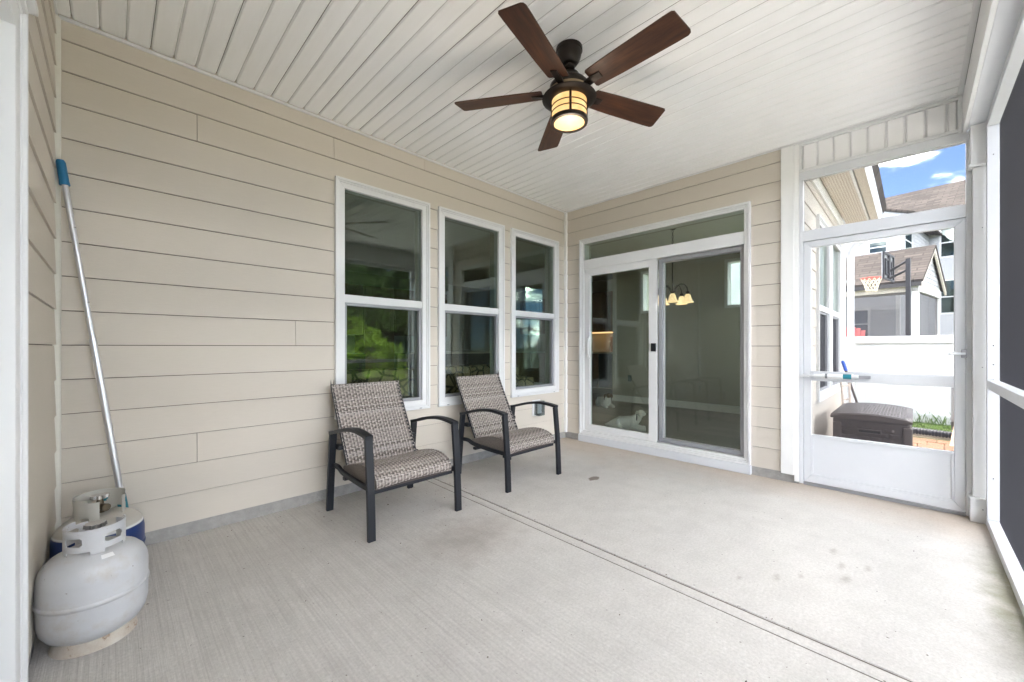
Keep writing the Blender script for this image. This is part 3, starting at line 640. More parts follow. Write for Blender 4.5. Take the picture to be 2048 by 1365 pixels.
# screen door
sdr = thing('screen_door', (0, -2.9, 0), 'white aluminium screen door with solid kick panel and cross rail', 'door')
for a, b in ((-2.452, -2.426), (-3.366, -3.342)): MB(TB).box(a, b, -0.05, 0.012, 0.012, 2.511).build('door_jamb', 'white_aluminium', sdr, 0.003)
MB(TB).box(-3.3415, -2.4525, -0.05, 0.012, 2.018, 2.088).build('transom_rail', 'white_aluminium', sdr, 0.003)
MB(TB).box(-3.3415, -2.4525, -0.05, 0.020, 2.000, 2.0175).build('transom_lip', 'white_aluminium', sdr, 0.003)
m = MB(TB); m.ring(-3.340, -2.454, 0.030, 1.998, 0.052, -0.03, 0.002, 0.062); m.build('door_frame', 'white_aluminium', sdr, 0.004, segs=1)
MB(TB).box(-3.2875, -2.5065, -0.03, 0.003, 0.861, 0.938).build('cross_rail', 'white_aluminium', sdr, 0.003)
MB(TB).box(-3.2875, -2.5065, -0.018, -0.010, 0.0925, 0.405).build('kick_panel', 'white_aluminium', sdr)
MB(TB).box(-3.2875, -2.5065, -0.03, 0.006, 0.4055, 0.424).build('kick_trim', 'white_aluminium', sdr, 0.002)
MB(TB).box(-3.2875, -3.277, -0.0095, 0.0, 0.0925, 0.405).build('kick_trim', 'white_aluminium', sdr); MB(TB).box(-2.517, -2.5065, -0.0095, 0.0, 0.0925, 0.405).build('kick_trim', 'white_aluminium', sdr)
MB(TB).box(-3.2765, -2.5175, -0.0095, 0.0, 0.0925, 0.102).build('kick_trim', 'white_aluminium', sdr)
MB(TB).box(-3.3415, -2.4525, -0.03, 0.0, 0.003, 0.024).build('door_sweep', 'grey_aluminium', sdr)
strands(TB, -3.288, -2.506, 0.424, 1.946, -0.016, 0.0026, 0.00060, 'screen_mesh', sdr); strands(TB, -3.342, -2.452, 2.088, 2.512, -0.016, 0.0026, 0.00060, 'screen_mesh', sdr)
cl = MB(TB).tube([(-2.475, 0.042, 0.905), (-2.53, 0.042, 0.905)], 0.006).tube([(-2.53, 0.042, 0.905), (-2.58, 0.042, 0.906)], 0.013).tube([(-2.58, 0.042, 0.906), (-2.77, 0.042, 0.907)], 0.0185, 16).tube([(-2.77, 0.042, 0.907), (-2.80, 0.042, 0.907)], 0.014).build('door_closer', 'white_vinyl', sdr, smooth=True)
MB(TB).tube([(-2.71, 0.042, 0.907), (-2.76, 0.042, 0.907)], 0.0189, 16, False).build('closer_label', 'teal_plastic', cl, smooth=True)
MB(TB).tube([(-2.60, 0.042, 0.906), (-2.615, 0.042, 0.906)], 0.0189, 16, False).build('closer_label', 'outlet_grey', cl, smooth=True)
MB(TB).box(-2.87, -2.795, 0.0035, 0.03, 0.895, 0.918).build('closer_bracket', 'grey_aluminium', sdr, 0.003); MB(TB).box(-2.49, -2.44, 0.0125, 0.045, 0.893, 0.917).build('closer_bracket', 'white_aluminium', sdr, 0.003)
MB(TB).box(-3.345, -3.318, 0.0125, 0.032, 1.062, 1.118).build('latch', 'grey_aluminium', sdr, 0.004)
MB(TB).tube([(-3.335, 0.038, 1.09), (-3.29, 0.05, 1.09), (-3.262, 0.052, 1.09)], [0.009, 0.009, 0.012], 12).build('latch_lever', 'white_aluminium', sdr, smooth=True)

# ------------------------------------------------------------------ rooms behind the glass
IZ = 0.115
MB().box(XC - 0.1, 4.6, 0.15, 5.6, IZ - .2, IZ).build('living_floor', 'interior_planks')
tag(bpy.data.objects['living_floor'], 'grey brown plank floor of the living room and kitchen', 'floor', kind='structure')
tag(MB().box(0.15, 2.75, -2.27, 0.15, IZ - .2, IZ).build('dining_floor', 'interior_planks'), 'grey brown plank floor inside the sliding door', 'floor', kind='structure')
tag(MB().box(XC - 0.1, 4.6, 0.15, 5.6, 2.79, 2.9).build('living_ceiling', 'ceiling_paint'), 'pale ceiling of the living room and kitchen', 'ceiling', kind='structure')
tag(MB().box(0.15, 2.75, -2.27, 0.15, 2.79, 2.9).build('dining_ceiling', 'ceiling_paint'), 'pale dining room ceiling seen through the transom', 'ceiling', kind='structure')
TF = lambda s, d, z: (2.75 - d, s, z)
FWN = [(-0.005, 0.40, 1.745, 2.50), (-1.60, -1.005, 1.745, 2.50)]
fw = thing('dining_wall', (2.75, -0.7, IZ), 'greige dining room wall with two small high windows and baseboard', 'wall')
wall_core(TF, -2.27, 0.98, IZ, 2.79, -0.2, 0.0, FWN).build('wall_core', 'drywall', fw)
for h in FWN:
    w = MB(TF).ring(h[0] - .0, h[1] + .0, h[2], h[3], 0.045, -0.16, 0.012).build('window', 'white_vinyl', fw, 0.003, segs=1)
    MB(TF).box(h[0] + .0455, h[1] - .0455, -0.105, -0.10, h[2] + .0455, h[3] - .0455).build('pane', 'door_glass', w)
MB(TF).box(-2.27, 0.98, 0.0, 0.016, IZ, IZ + 0.115).build('baseboard', 'white_paint', fw, 0.003); MB(TF).box(-2.27, 0.98, 0.0165, 0.026, IZ, IZ + 0.02).build('shoe_moulding', 'white_paint', fw)
MB(TF).box(0.585, 0.655, 0.001, 0.008, 0.50, 0.615).build('wall_outlet', 'outlet_grey', fw, 0.002)
m = wall_core(lambda s, d, z: (s, 0.98 + d, z), 2.95, 4.6, IZ, 2.79, 0.0, 0.12, []); tag(m.build('kitchen_return_wall', 'drywall'), 'greige wall turning the corner from dining room to kitchen', 'wall')
m = MB(); m.box(4.6, 4.75, 0.98, 5.75, -0.2, 3.0); m.box(XC - 0.25, 4.6, 5.6, 5.75, -0.2, 3.0); m.box(XC - 0.25, XC - 0.1, 0.15, 5.6, -0.2, 3.0)
tag(m.build('room_wall', 'drywall'), 'plain greige outer walls of the living room and kitchen', 'wall', kind='structure')
# kitchen run
kt = thing('kitchen_cabinet', (4.3, 3.0, IZ), 'brown wood kitchen cabinets with under cabinet light', 'cabinet')
for y0 in (1.4, 2.1, 2.8, 3.5, 4.2):
    MB().box(3.98, 4.595, y0, y0 + .69, IZ + .08, 0.98).build('base_cabinet', 'dark_appliance' if y0 == 1.4 else 'cabinet_wood', kt, 0.004)
    MB().box(4.25, 4.595, y0, y0 + .69, 1.50, 2.45).build('wall_cabinet', 'cabinet_wood', kt, 0.004)
    MB(lambda s_, d_, z_: (4.249 - d_, s_, z_)).ring(y0 + .03, y0 + .66, 1.53, 2.42, 0.07, 0.0, 0.014).build('cabinet_door', 'cabinet_wood', kt, 0.003, segs=1)
MB().box(3.94, 4.595, 1.38, 4.92, 0.981, 1.02).build('countertop', 'counter', kt, 0.004)
MB().box(4.30, 4.50, 1.5, 2.7, 1.475, 1.499).build('light_strip', 'under_cabinet_light', kt)
tag(MB().box(4.42, 4.45, 1.75, 2.05, 1.0205, 1.38).build('cutting_board', 'cutting_board', None, 0.01), 'brown wooden cutting board standing on the kitchen counter', 'cutting board')
kb = thing('kitchen_island', (1.6, 4.0, IZ), 'dark kitchen island with pale countertop', 'island')
MB().box(0.5, 2.5, 3.6, 4.4, IZ, 1.0).build('island_body', 'dark_appliance', kb, 0.004); MB().box(0.45, 2.55, 3.5, 4.5, 1.0005, 1.04).build('countertop', 'counter', kb, 0.004)
uc = thing('pantry_cabinet', (-0.5, 5.3, IZ), 'tall brown wood cabinet on the far kitchen wall', 'cabinet')
for k in range(5):
    a = -1.7 + k * 0.72; MB().box(a, a + .71, 5.15, 5.595, 0.16 if k == 2 else 1.4, 2.45).build('cabinet_body', 'cabinet_wood', uc, 0.004)
    MB(lambda s_, d_, z_: (s_, 5.149 - d_, z_)).ring(a + .03, a + .68, 1.43, 2.42, 0.07, 0.0, 0.014).build('cabinet_door', 'cabinet_wood', uc, 0.003, segs=1)
    if k != 2: MB().box(a, a + .71, 5.05, 5.595, 0.16, 1.0).build('cabinet_body', 'dark_appliance', uc, 0.004)
sf = thing('sofa', (-1.6, 0.8, IZ), 'tan sofa with leaf print standing behind the windows', 'sofa')
MB().box(-2.9, -0.3, 0.35, 1.25, IZ + .06, 0.50).build('base', 'sofa_print', sf, 0.04); 
for k in range(3): MB().box(-2.66 + k * .74, -1.93 + k * .74, 0.50, 1.28, 0.505, 0.64).build('seat_cushion', 'sofa_print', sf, 0.05)
for k in range(3): MB().box(-2.66 + k * .74, -1.93 + k * .74, 0.36, 0.55, 0.645, 0.93).build('back_cushion', 'sofa_print', sf, 0.06)
for a in (-2.92, -0.44): MB().box(a, a + .25, 0.33, 1.26, 0.505, 0.76).build('arm', 'sofa_print', sf, 0.06)
for x_, y_ in ((-0.7, 2.0), (-2.6, 2.4), (1.6, 3.0)):
    rl = thing('recessed_light', (x_, y_, 2.78), 'round recessed ceiling light ' + {-0.7: 'nearest the middle window', -2.6: 'over the living room left end', 1.6: 'over the kitchen island'}[x_], 'light', 'recessed room lights')
    MB().lathe([(0.06, 0), (0.085, 0), (0.085, 0.0095), (0.06, 0.0095)], (x_, y_, 2.78), 28, False).build('trim_ring', 'white_paint', rl); MB().lathe([(0.001, 0), (0.059, 0)], (x_, y_, 2.786), 28, False).build('lamp_disc', 'led_disc', rl)
# chandelier
CX, CY = 1.45, -0.74
ch = thing('chandelier', (CX, CY, 2.79), 'five arm bronze chandelier with lit bell shades in the dining room', 'chandelier')
MB().lathe([(0.002, -0.035), (0.03, -0.03), (0.055, -0.012), (0.06, 0.0)], (CX, CY, 2.789), 24).build('canopy', 'bronze_metal', ch, smooth=True)
for k in range(12): 
    z = 2.75 - k * 0.036; rr = 0.011
    MB().tube([(CX + (rr * math.cos(q) if k % 2 else 0), CY + (0 if k % 2 else rr * math.cos(q)), z - 0.018 + 0.024 * math.sin(q)) for q in [2 * math.pi * j / 10 for j in range(11)]], 0.0025, 5, False).build('chain_link', 'bronze_metal', ch)
MB().tube([(CX, CY, 2.33), (CX, CY, 1.84)], 0.011).build('stem', 'bronze_metal', ch, smooth=True)
MB().lathe([(0.003, -0.05), (0.018, -0.03), (0.028, 0.0), (0.018, 0.03), (0.008, 0.05)], (CX, CY, 1.85), 16).build('finial', 'bronze_metal', ch, smooth=True)
for k in range(5):
    a = 2 * math.pi * k / 5 + 1.03; c, s_ = math.cos(a), math.sin(a)
    MB().tube([(CX + c * r_, CY + s_ * r_, 1.86 + h_) for r_, h_ in ((0.01, 0.0), (0.05, 0.09), (0.10, 0.14), (0.155, 0.13), (0.19, 0.08), (0.20, 0.02))], 0.007, 8).build('arm', 'bronze_metal', ch, smooth=True)
    lx, ly = CX + c * .20, CY + s_ * .20
    MB().lathe([(0.02, 0.03), (0.026, 0.01), (0.022, -0.005)], (lx, ly, 1.86), 14).build('socket', 'bronze_metal', ch, smooth=True)
    MB().lathe([(0.022, 0.0), (0.036, -0.02), (0.045, -0.055), (0.055, -0.085), (0.078, -0.115)], (lx, ly, 1.852), 20, False).build('lamp_shade', 'lamp_glass', ch, smooth=True)

def bulb(name, loc, e, parent, c=(1.0, 0.86, 0.70), r=0.06):
    l_ = bpy.data.lights.new(name, 'POINT'); l_.energy = e; l_.color = c; l_.shadow_soft_size = r
    o_ = bpy.data.objects.new(name, l_); col.objects.link(o_); o_.location = loc; attach(o_, parent)
bulb('chandelier_bulb', (CX, CY, 1.70), 0.08, ch)
for rl_ in [o_ for o_ in col.objects if o_.name.startswith('recessed_light')]: bulb('recessed_bulb', (rl_.location.x, rl_.location.y, 2.70), 0.03, rl_)

# ------------------------------------------------------------------ ceiling fan
FX, FY, FZ = -2.197, -1.712, CEIL
fan = thing('ceiling_fan', (FX, FY, FZ), 'five blade dark wood ceiling fan with lit lantern light', 'ceiling fan')
MB().lathe([(0.030, -0.098), (0.045, -0.092), (0.060, -0.070), (0.068, -0.045), (0.070, -0.022), (0.0745, -0.021), (0.0745, -0.002)], (FX, FY, FZ), 40).build('canopy', 'bronze_metal', fan, smooth=True)
MB().lathe([(0.018, -0.150), (0.019, -0.125), (0.031, -0.118), (0.034, -0.105), (0.026, -0.0985)], (FX, FY, FZ), 28).build('downrod', 'bronze_metal', fan, smooth=True)
MB().lathe([(0.108, -0.245), (0.112, -0.235), (0.110, -0.215), (0.092, -0.195), (0.066, -0.178), (0.055, -0.152), (0.030, -0.1505)], (FX, FY, FZ), 40).build('motor_housing', 'bronze_metal', fan, smooth=True)
MB().lathe([(0.113, -0.272), (0.113, -0.2455)], (FX, FY, FZ), 40).build('motor_band', 'aged_brass_band', fan, smooth=True)
MB().lathe([(0.104, -0.302), (0.128, -0.300), (0.146, -0.292), (0.153, -0.288), (0.151, -0.284), (0.135, -0.278), (0.113, -0.2725), (0.09, -0.2725)], (FX, FY, FZ), 48).build('light_bell', 'bronze_metal', fan, smooth=True)
lb = -0.425
lk = MB().lathe([(0.094, lb + .006), (0.098, lb + .02), (0.098, -0.3025)], (FX, FY, FZ), 40, False).build('lamp_shade', 'alabaster', fan, smooth=True)
MB().lathe([(0.0005, lb - .002), (0.05, lb - .001), (0.088, lb + .003)], (FX, FY, FZ), 40, False).build('lamp_diffuser', 'alabaster', lk, smooth=True)
MB().lathe([(0.086, lb - .003), (0.103, lb - .003), (0.106, lb + .008), (0.104, lb + .020), (0.096, lb + .021)], (FX, FY, FZ), 40, False).build('lamp_rim', 'bronze_metal', lk, smooth=True)
for zz in (-0.338, -0.370): MB().lathe([(0.0985, zz - .0022), (0.102, zz - .0022), (0.102, zz + .0022), (0.0985, zz + .0022)], (FX, FY, FZ), 40, False).build('cage_hoop', 'bronze_metal', lk, smooth=True)
ab = math.atan2(CAM.y - FY, CAM.x - FX)
for k in range(4):
    a = ab + rad(4) + k * math.pi / 2; c, s_ = math.cos(a), math.sin(a); w = 0.0065
    m = MB(lambda r_, t_, z_: (FX + c * r_ - s_ * t_, FY + s_ * r_ + c * t_, FZ + z_)); m.box(0.0985, 0.1035, -w, w, lb + .02, -0.303); m.build('cage_bar', 'bronze_metal', lk)
lp = bpy.data.lights.new('fan_bulb', 'POINT'); lp.energy = 0.35; lp.color = (1.0, 0.84, 0.66); lp.shadow_soft_size = 0.09
lpo = bpy.data.objects.new('fan_bulb', lp); col.objects.link(lpo); lpo.location = (FX, FY, FZ + lb - 0.14); attach(lpo, fan)
bl = [-166.378 + 72.0 * k for k in range(5)]
sec = [(0.150, -0.052), (0.158, -0.060), (0.30, -0.067), (0.60, -0.0745), (0.640, -0.074), (0.652, -0.066), (0.668, 0.052), (0.664, 0.066), (0.650, 0.073), (0.60, 0.0735), (0.30, 0.067), (0.158, 0.060), (0.150, 0.052)]
mb = MB(); tn = math.tan(rad(13)); mb.hexa([(r_, t_, -0.0035 - t_ * tn) for r_, t_ in sec], [(r_, t_, 0.0035 - t_ * tn) for r_, t_ in sec]); me_blade = mb.mesh('blade', 0.0015, segs=1); me_blade.materials.append(MATS['fan_wood'])
mb = MB(); mb.hexa([(r_, t_, z_ - t_ * tn) for r_, t_, z_ in ((0.098, -0.014, -0.026), (0.098, 0.014, -0.026), (0.148, 0.021, -0.012), (0.215, 0.020, -0.0095), (0.218, -0.020, -0.0095), (0.148, -0.021, -0.012))],
        [(r_, t_, z_ - t_ * tn) for r_, t_, z_ in ((0.098, -0.014, -0.010), (0.098, 0.014, -0.010), (0.148, 0.021, -0.004), (0.215, 0.020, -0.0038), (0.218, -0.020, -0.0038), (0.148, -0.021, -0.004))]); me_iron = mb.mesh('blade_bracket', 0.002, segs=1); me_iron.materials.append(MATS['bronze_metal'])
for a in bl:
    for nm, me in (('blade', me_blade), ('blade_bracket', me_iron)):
        o = bpy.data.objects.new(nm, me); col.objects.link(o); o.location = (FX, FY, FZ - 0.247); o.rotation_euler[2] = rad(a + 1.2); attach(o, fan)

# ------------------------------------------------------------------ woven chairs
PAL = [(0.30, 0.262, 0.235), (0.37, 0.335, 0.31), (0.19, 0.16, 0.14), (0.48, 0.445, 0.415), (0.11, 0.09, 0.078), (0.25, 0.22, 0.20)]
def weave(S, W, L, pu=0.0225, pv=0.0076, amp=0.0030, rng=random.Random(3)):
    m = MB(); m.c = []
    def add(p, c): m.v.append(tuple(p)); m.c.append(c); return len(m.v) - 1
    nj = int(L / pv); nk = int(W / (pu / 2))
    for j in range(nj):
        v = (j + 0.5) * L / nj; base = rng.choice(PAL); avg = (0.215, 0.178, 0.152); base = tuple(a_ * 0.75 + b_ * 0.25 for a_, b_ in zip(base, avg)); ph = (j // 2) % 2; rows = []
        for k in range(nk + 1):
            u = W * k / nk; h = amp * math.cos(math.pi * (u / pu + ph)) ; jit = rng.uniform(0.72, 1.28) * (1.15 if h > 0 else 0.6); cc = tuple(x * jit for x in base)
            r = []
            for q, dh in ((-0.46, -0.0008), (0, 0.0005), (0.46, -0.0008)):
                p, nrm = S(u, v + q * L / nj); r.append(add(p + nrm * (h + dh), cc))
            rows.append(r)
        for a, b in zip(rows, rows[1:]):
            for q in (0, 1): m.f.append((a[q], a[q + 1], b[q + 1], b[q]))
    nw = int(W / pu)
    for i in range(nw):
        u = (i + 0.5) * pu if False else i * pu + pu * 0.0 + 0.0; base = (0.43, 0.385, 0.345); rows = []
        for k in range(nj + 1):
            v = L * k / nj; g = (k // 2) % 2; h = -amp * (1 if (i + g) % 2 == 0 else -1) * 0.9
            r = []
            for q in (-0.0060, 0.0060):
                p, nrm = S(min(max(u + q, 0), W), v); r.append(add(p + nrm * h, base))
            rows.append(r)
        for a, b in zip(rows, rows[1:]): m.f.append((a[0], a[1], b[1], b[0]))
    NU, NV = 10, 24; gg = [[None] * (NU + 1) for _ in range(NV + 1)]
    for b in range(NV + 1):
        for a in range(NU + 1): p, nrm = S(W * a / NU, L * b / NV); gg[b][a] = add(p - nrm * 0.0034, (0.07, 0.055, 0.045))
    for b in range(NV):
        for a in range(NU): m.f.append((gg[b][a], gg[b][a + 1], gg[b + 1][a + 1], gg[b + 1][a]))
    me = bpy.data.meshes.new('weave'); me.from_pydata(m.v, [], m.f)
    ca = me.color_attributes.new('Col', 'FLOAT_COLOR', 'POINT')
    for k, c in enumerate(m.c): ca.data[k].color = (*c, 1)
    for p in me.polygons: p.use_smooth = True
    return me
def profile_surface(path, W, bulge=0.0):
    P = [Vector((0, y, z)) for y, z in path]; d = [0.0]
    for a, b in zip(P, P[1:]): d.append(d[-1] + (b - a).length)
    L = d[-1]
    def at(v):
        v = min(max(v, 0), L)
        for k in range(len(P) - 1):
            if v <= d[k + 1] or k == len(P) - 2:
                f = (v - d[k]) / (d[k + 1] - d[k]); t0 = (P[min(k + 1, len(P) - 1)] - P[max(k - 1, 0)]); t1 = (P[min(k + 2, len(P) - 1)] - P[k])
                return P[k].lerp(P[k + 1], f), t0.lerp(t1, f).normalized()
    def S(u, v):
        p, t = at(v); n = Vector((1, 0, 0)).cross(t); q = 2 * u / W - 1
        return Vector((u - W / 2, p.y, p.z)) + n * bulge * (1 - q * q), n
    return S, L
chair = thing('patio_chair', (-2.652, -0.545, 0), 'woven brown patio armchair with dark metal arms, nearer the propane tanks', 'chair', 'woven patio chairs', local=True)
pb = [(-y, z) for y, z in ()]
back_path = [(0.135, 0.318), (0.150, 0.36), (0.205, 0.46), (0.262, 0.56), (0.318, 0.66), (0.365, 0.75), (0.400, 0.82), (0.412, 0.852), (0.410, 0.862)]
def smooth_path(p, n=4):
    out = []
    for k in range(len(p) - 1):
        p0, p1, p2, p3 = p[max(k - 1, 0)], p[k], p[k + 1], p[min(k + 2, len(p) - 1)]
        for j in range(n):
            t_ = j / n; out.append(tuple(0.5 * ((2 * p1[i]) + (-p0[i] + p2[i]) * t_ + (2 * p0[i] - 5 * p1[i] + 4 * p2[i] - p3[i]) * t_ ** 2 + (-p0[i] + 3 * p1[i] - 3 * p2[i] + p3[i]) * t_ ** 3) for i in range(2)))
    out.append(p[-1]); return out
S_, L_ = profile_surface(smooth_path(back_path)[::-1], 0.535); 
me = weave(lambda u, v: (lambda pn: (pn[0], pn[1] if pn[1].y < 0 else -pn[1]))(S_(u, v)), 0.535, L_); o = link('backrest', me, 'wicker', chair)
seat_path = [(0.19, 0.325), (0.10, 0.352), (0.0, 0.378), (-0.10, 0.392), (-0.19, 0.386), (-0.255, 0.366), (-0.290, 0.338), (-0.298, 0.305), (-0.290, 0.285), (-0.26, 0.279)]
S2, L2 = profile_surface(smooth_path(seat_path), 0.545, 0.010)
def seat_s(u, v):
    p, n = S2(u, v)
    if n.z < -0.2 and p.z > 0.33: n = -n
    if p.z <= 0.33 and n.y > 0: n = -n
    return p, n
p_, n_ = S2(0.27, 0.2); flip = -1 if n_.z < 0 else 1
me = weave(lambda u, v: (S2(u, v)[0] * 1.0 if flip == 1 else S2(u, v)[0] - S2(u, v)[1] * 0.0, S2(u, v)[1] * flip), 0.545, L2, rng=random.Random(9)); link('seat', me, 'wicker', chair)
MB().box(-0.268, 0.268, -0.275, 0.17, 0.272, 0.312).build('seat_underside', 'tool_dark', chair, 0.004)
for sgn in (-1, 1):
    m = MB(); S3, L3 = None, None
    pts = smooth_path(seat_path); top = [m.vert((sgn * 0.272, y, z - 0.002)) for y, z in pts]; bot = [m.vert((sgn * 0.272, y, min(z - .004, 0.285))) for y, z in pts]
    for k in range(len(pts) - 1): m.f.append((top[k], top[k + 1], bot[k + 1], bot[k]))
    m.build('seat_side', 'wicker_side', chair)
arm_path = [(-0.272, 0.600), (-0.20, 0.613), (-0.10, 0.617), (0.0, 0.607), (0.10, 0.588), (0.20, 0.562), (0.262, 0.545)]
for sgn in (-1, 1):
    x0, x1 = sgn * 0.315 - 0.0225, sgn * 0.315 + 0.0225
    m = MB(); m.sweep_rect([(-0.318, 0.0), (-0.312, 0.15), (-0.300, 0.36), (-0.277, 0.592)], x0, x1, 0.026); m.build('leg', 'chair_metal', chair, 0.003)
    m = MB(); m.sweep_rect([(0.318, 0.0), (0.305, 0.15), (0.282, 0.36), (0.258, 0.542)], x0, x1, 0.026); m.build('leg', 'chair_metal', chair, 0.003)
    m = MB(); m.sweep_rect(smooth_path([(-0.292, 0.600)] + arm_path[1:-1] + [(0.274, 0.546)]), x0 - .002, x1 + .002, 0.022); m.build('armrest', 'chair_metal', chair, 0.003)
    m = MB(); m.sweep_rect(smooth_path([(0.288, 0.318), (0.20, 0.320), (0.12, 0.300), (-0.10, 0.288), (-0.290, 0.286)]), sgn * 0.300 - 0.010, sgn * 0.300 + 0.010, 0.030); m.build('side_rail', 'chair_metal', chair, 0.003)
    MB().box(min(sgn * .255, sgn * .296), max(sgn * .255, sgn * .296), 0.205, 0.275, 0.432, 0.462).build('back_bracket', 'chair_metal', chair, 0.003)
MB().box(-0.30, 0.30, -0.270, -0.235, 0.250, 0.2715).build('cross_bar', 'chair_metal', chair, 0.003); MB().box(-0.30, 0.30, 0.10, 0.135, 0.250, 0.2715).build('cross_bar', 'chair_metal', chair, 0.003)
for sgn in (-1, 1):
    m = MB(); m.sweep_rect([(y + .010, z) for y, z in smooth_path(back_path)], sgn * 0.258 - .010, sgn * 0.258 + .010, 0.018); m.build('back_frame', 'chair_metal', chair, 0.003)
chair2 = copy_tree(chair); chair2.location = (-1.530, -0.540, 0); chair2['label'] = 'woven brown patio armchair with dark metal arms, nearer the sliding door'

# ------------------------------------------------------------------ propane tanks, pole, outlet
def tank(name, cx, cy, body_mat, collar_mat, label, rotz, group='propane tanks in the corner'):
    tk = thing(name, (cx, cy, 0), label, 'propane tank', group, local=True, rotz=rotz)
    MB().lathe([(0.02, 0.028), (0.07, 0.030), (0.105, 0.036), (0.132, 0.055), (0.148, 0.082), (0.154, 0.112), (0.155, 0.1770), (0.155, 0.1798), (0.1556, 0.1806), (0.1585, 0.1835), (0.1590, 0.188), (0.1585, 0.1925), (0.1556, 0.1954), (0.155, 0.1962), (0.155, 0.199), (0.155, 0.262), (0.152, 0.287), (0.142, 0.312), (0.122, 0.334), (0.092, 0.349), (0.05, 0.358), (0.01, 0.361)], n=56).build('body', body_mat, tk, smooth=True, autosmooth=rad(60))
    m = MB(); m.lathe([(0.122, 0.0), (0.118, 0.0), (0.108, 0.032), (0.104, 0.045), (0.108, 0.046), (0.112, 0.034), (0.122, 0.004), (0.122, 0.0)], n=48, cap=False); m.build('foot_ring', 'rusty_ring', tk, smooth=True)
    nA, nZ, R0 = 96, 22, 0.083; m = MB(); z0, z1 = 0.346, 0.445; grid = {}
    def inside(a, z):
        if a < 0.55 or a > 2 * math.pi - 0.55: return True
        for ca in (4.08, 2.66, math.pi, 1.2):
            if abs(ca - math.pi) < .01: hw, zc, hh = 0.25, 0.440, 0.03
            else: hw, zc, hh = 0.36, 0.402, 0.0165
            if abs(ca - math.pi) < .01: continue
            q = max(abs(a - ca) - (hw - hh / R0), 0) * R0
            if q * q + (z - zc) ** 2 < hh * hh: return True
        if z < z0 + 0.018 and not any(abs(a - f_) < 0.22 for f_ in (0.75, 2.15, 3.5, 4.75, 5.6)): return True
        if z > z1 - 0.014 and (a < 1.0 or a > 2 * math.pi - 1.0): return True
        return False
    for ri, R_ in enumerate((R0, R0 + 0.0035)):
        for a in range(nA):
            for b in range(nZ):
                am, zm = (a + .5) * 2 * math.pi / nA, z0 + (b + .5) * (z1 - z0) / nZ
                if inside(am, zm): continue
                q = []
                for aa, bb in ((a, b), (a + 1, b), (a + 1, b + 1), (a, b + 1)):
                    key = (ri, aa % nA, bb)
                    if key not in grid: th = aa * 2 * math.pi / nA; zz = z0 + bb * (z1 - z0) / nZ; fl = 1 + 0.06 * max(0, (bb / nZ - .8)); grid[key] = m.vert((R_ * fl * math.cos(th), R_ * fl * math.sin(th), zz))
                    q.append(grid[key])
                m.f.append(tuple(q))
    inner_edges = {}
    for f_ in list(m.f):
        for k in range(4):
            e = (f_[k], f_[(k + 1) % 4]); inner_edges[tuple(sorted(e))] = inner_edges.get(tuple(sorted(e)), 0) + 1
    inv = {v: k for k, v in grid.items()}
    for (a, b), n in inner_edges.items():
        if n == 1 and inv[a][0] == 0:
            a2, b2 = grid.get((1, *inv[a][1:])), grid.get((1, *inv[b][1:]))
            if a2 is not None and b2 is not None: m.f.append((a, b, b2, a2))
    cm = m.mesh('collar', smooth=True); link('collar', cm, collar_mat, tk)
    vv = MB().lathe([(0.016, 0.355), (0.018, 0.372), (0.013, 0.378), (0.014, 0.405), (0.009, 0.428)], n=18).build('valve', 'brass_dark', tk, smooth=True)
    MB().tube([(0.0, 0, 0.388), (0.045, 0, 0.388)], [0.014, 0.017], 14).build('valve_outlet', 'brass_dark', vv, smooth=True)
    m = MB(); n = 40; ro = [m.vert(((0.031 + 0.003 * math.cos(k * 2 * math.pi * 10 / n)) * math.cos(k * 2 * math.pi / n), (0.031 + 0.003 * math.cos(k * 2 * math.pi * 10 / n)) * math.sin(k * 2 * math.pi / n), 0.428)) for k in range(n)]
    rt = [m.vert((m.v[i][0] * .96, m.v[i][1] * .96, 0.443)) for i in ro]
    for k in range(n): m.f.append((ro[k], ro[(k + 1) % n], rt[(k + 1) % n], rt[k]))
    m.f.append(tuple(ro[::-1])); m.f.append(tuple(rt)); m.build('valve_knob', 'chrome', vv)
    return tk
t1 = tank('propane_tank', -4.084, -0.825, 'tank_grey', 'tank_grey', 'pale grey propane tank with rusty foot ring, standing in front', rad(75))
t1.location.z = 0.0
m = MB(); a0 = rad(-72) - rad(75)
pts = [(-0.020, 0.0), (0.020, 0.0), (0.020, 0.017), (-0.020, 0.017)]
m.poly([((0.122 - b * 0.9) * math.cos(a0 + s_ / 0.13), (0.122 - b * 0.9) * math.sin(a0 + s_ / 0.13), 0.3368 + b * 0.62) for s_, b in pts]); m.build('sticker', 'white_sticker', t1)
t2 = tank('propane_tank', -4.078, -0.405, 'tank_blue', 'frame_rust', 'blue propane tank with tan top, half hidden behind the grey one', rad(-60))
cm_ = [c for c in t2.children if c.name.startswith('collar')][0]; cm_.data.materials[0] = simple('collar_putty', (0.50, 0.49, 0.44), 0.5, var=0.12)
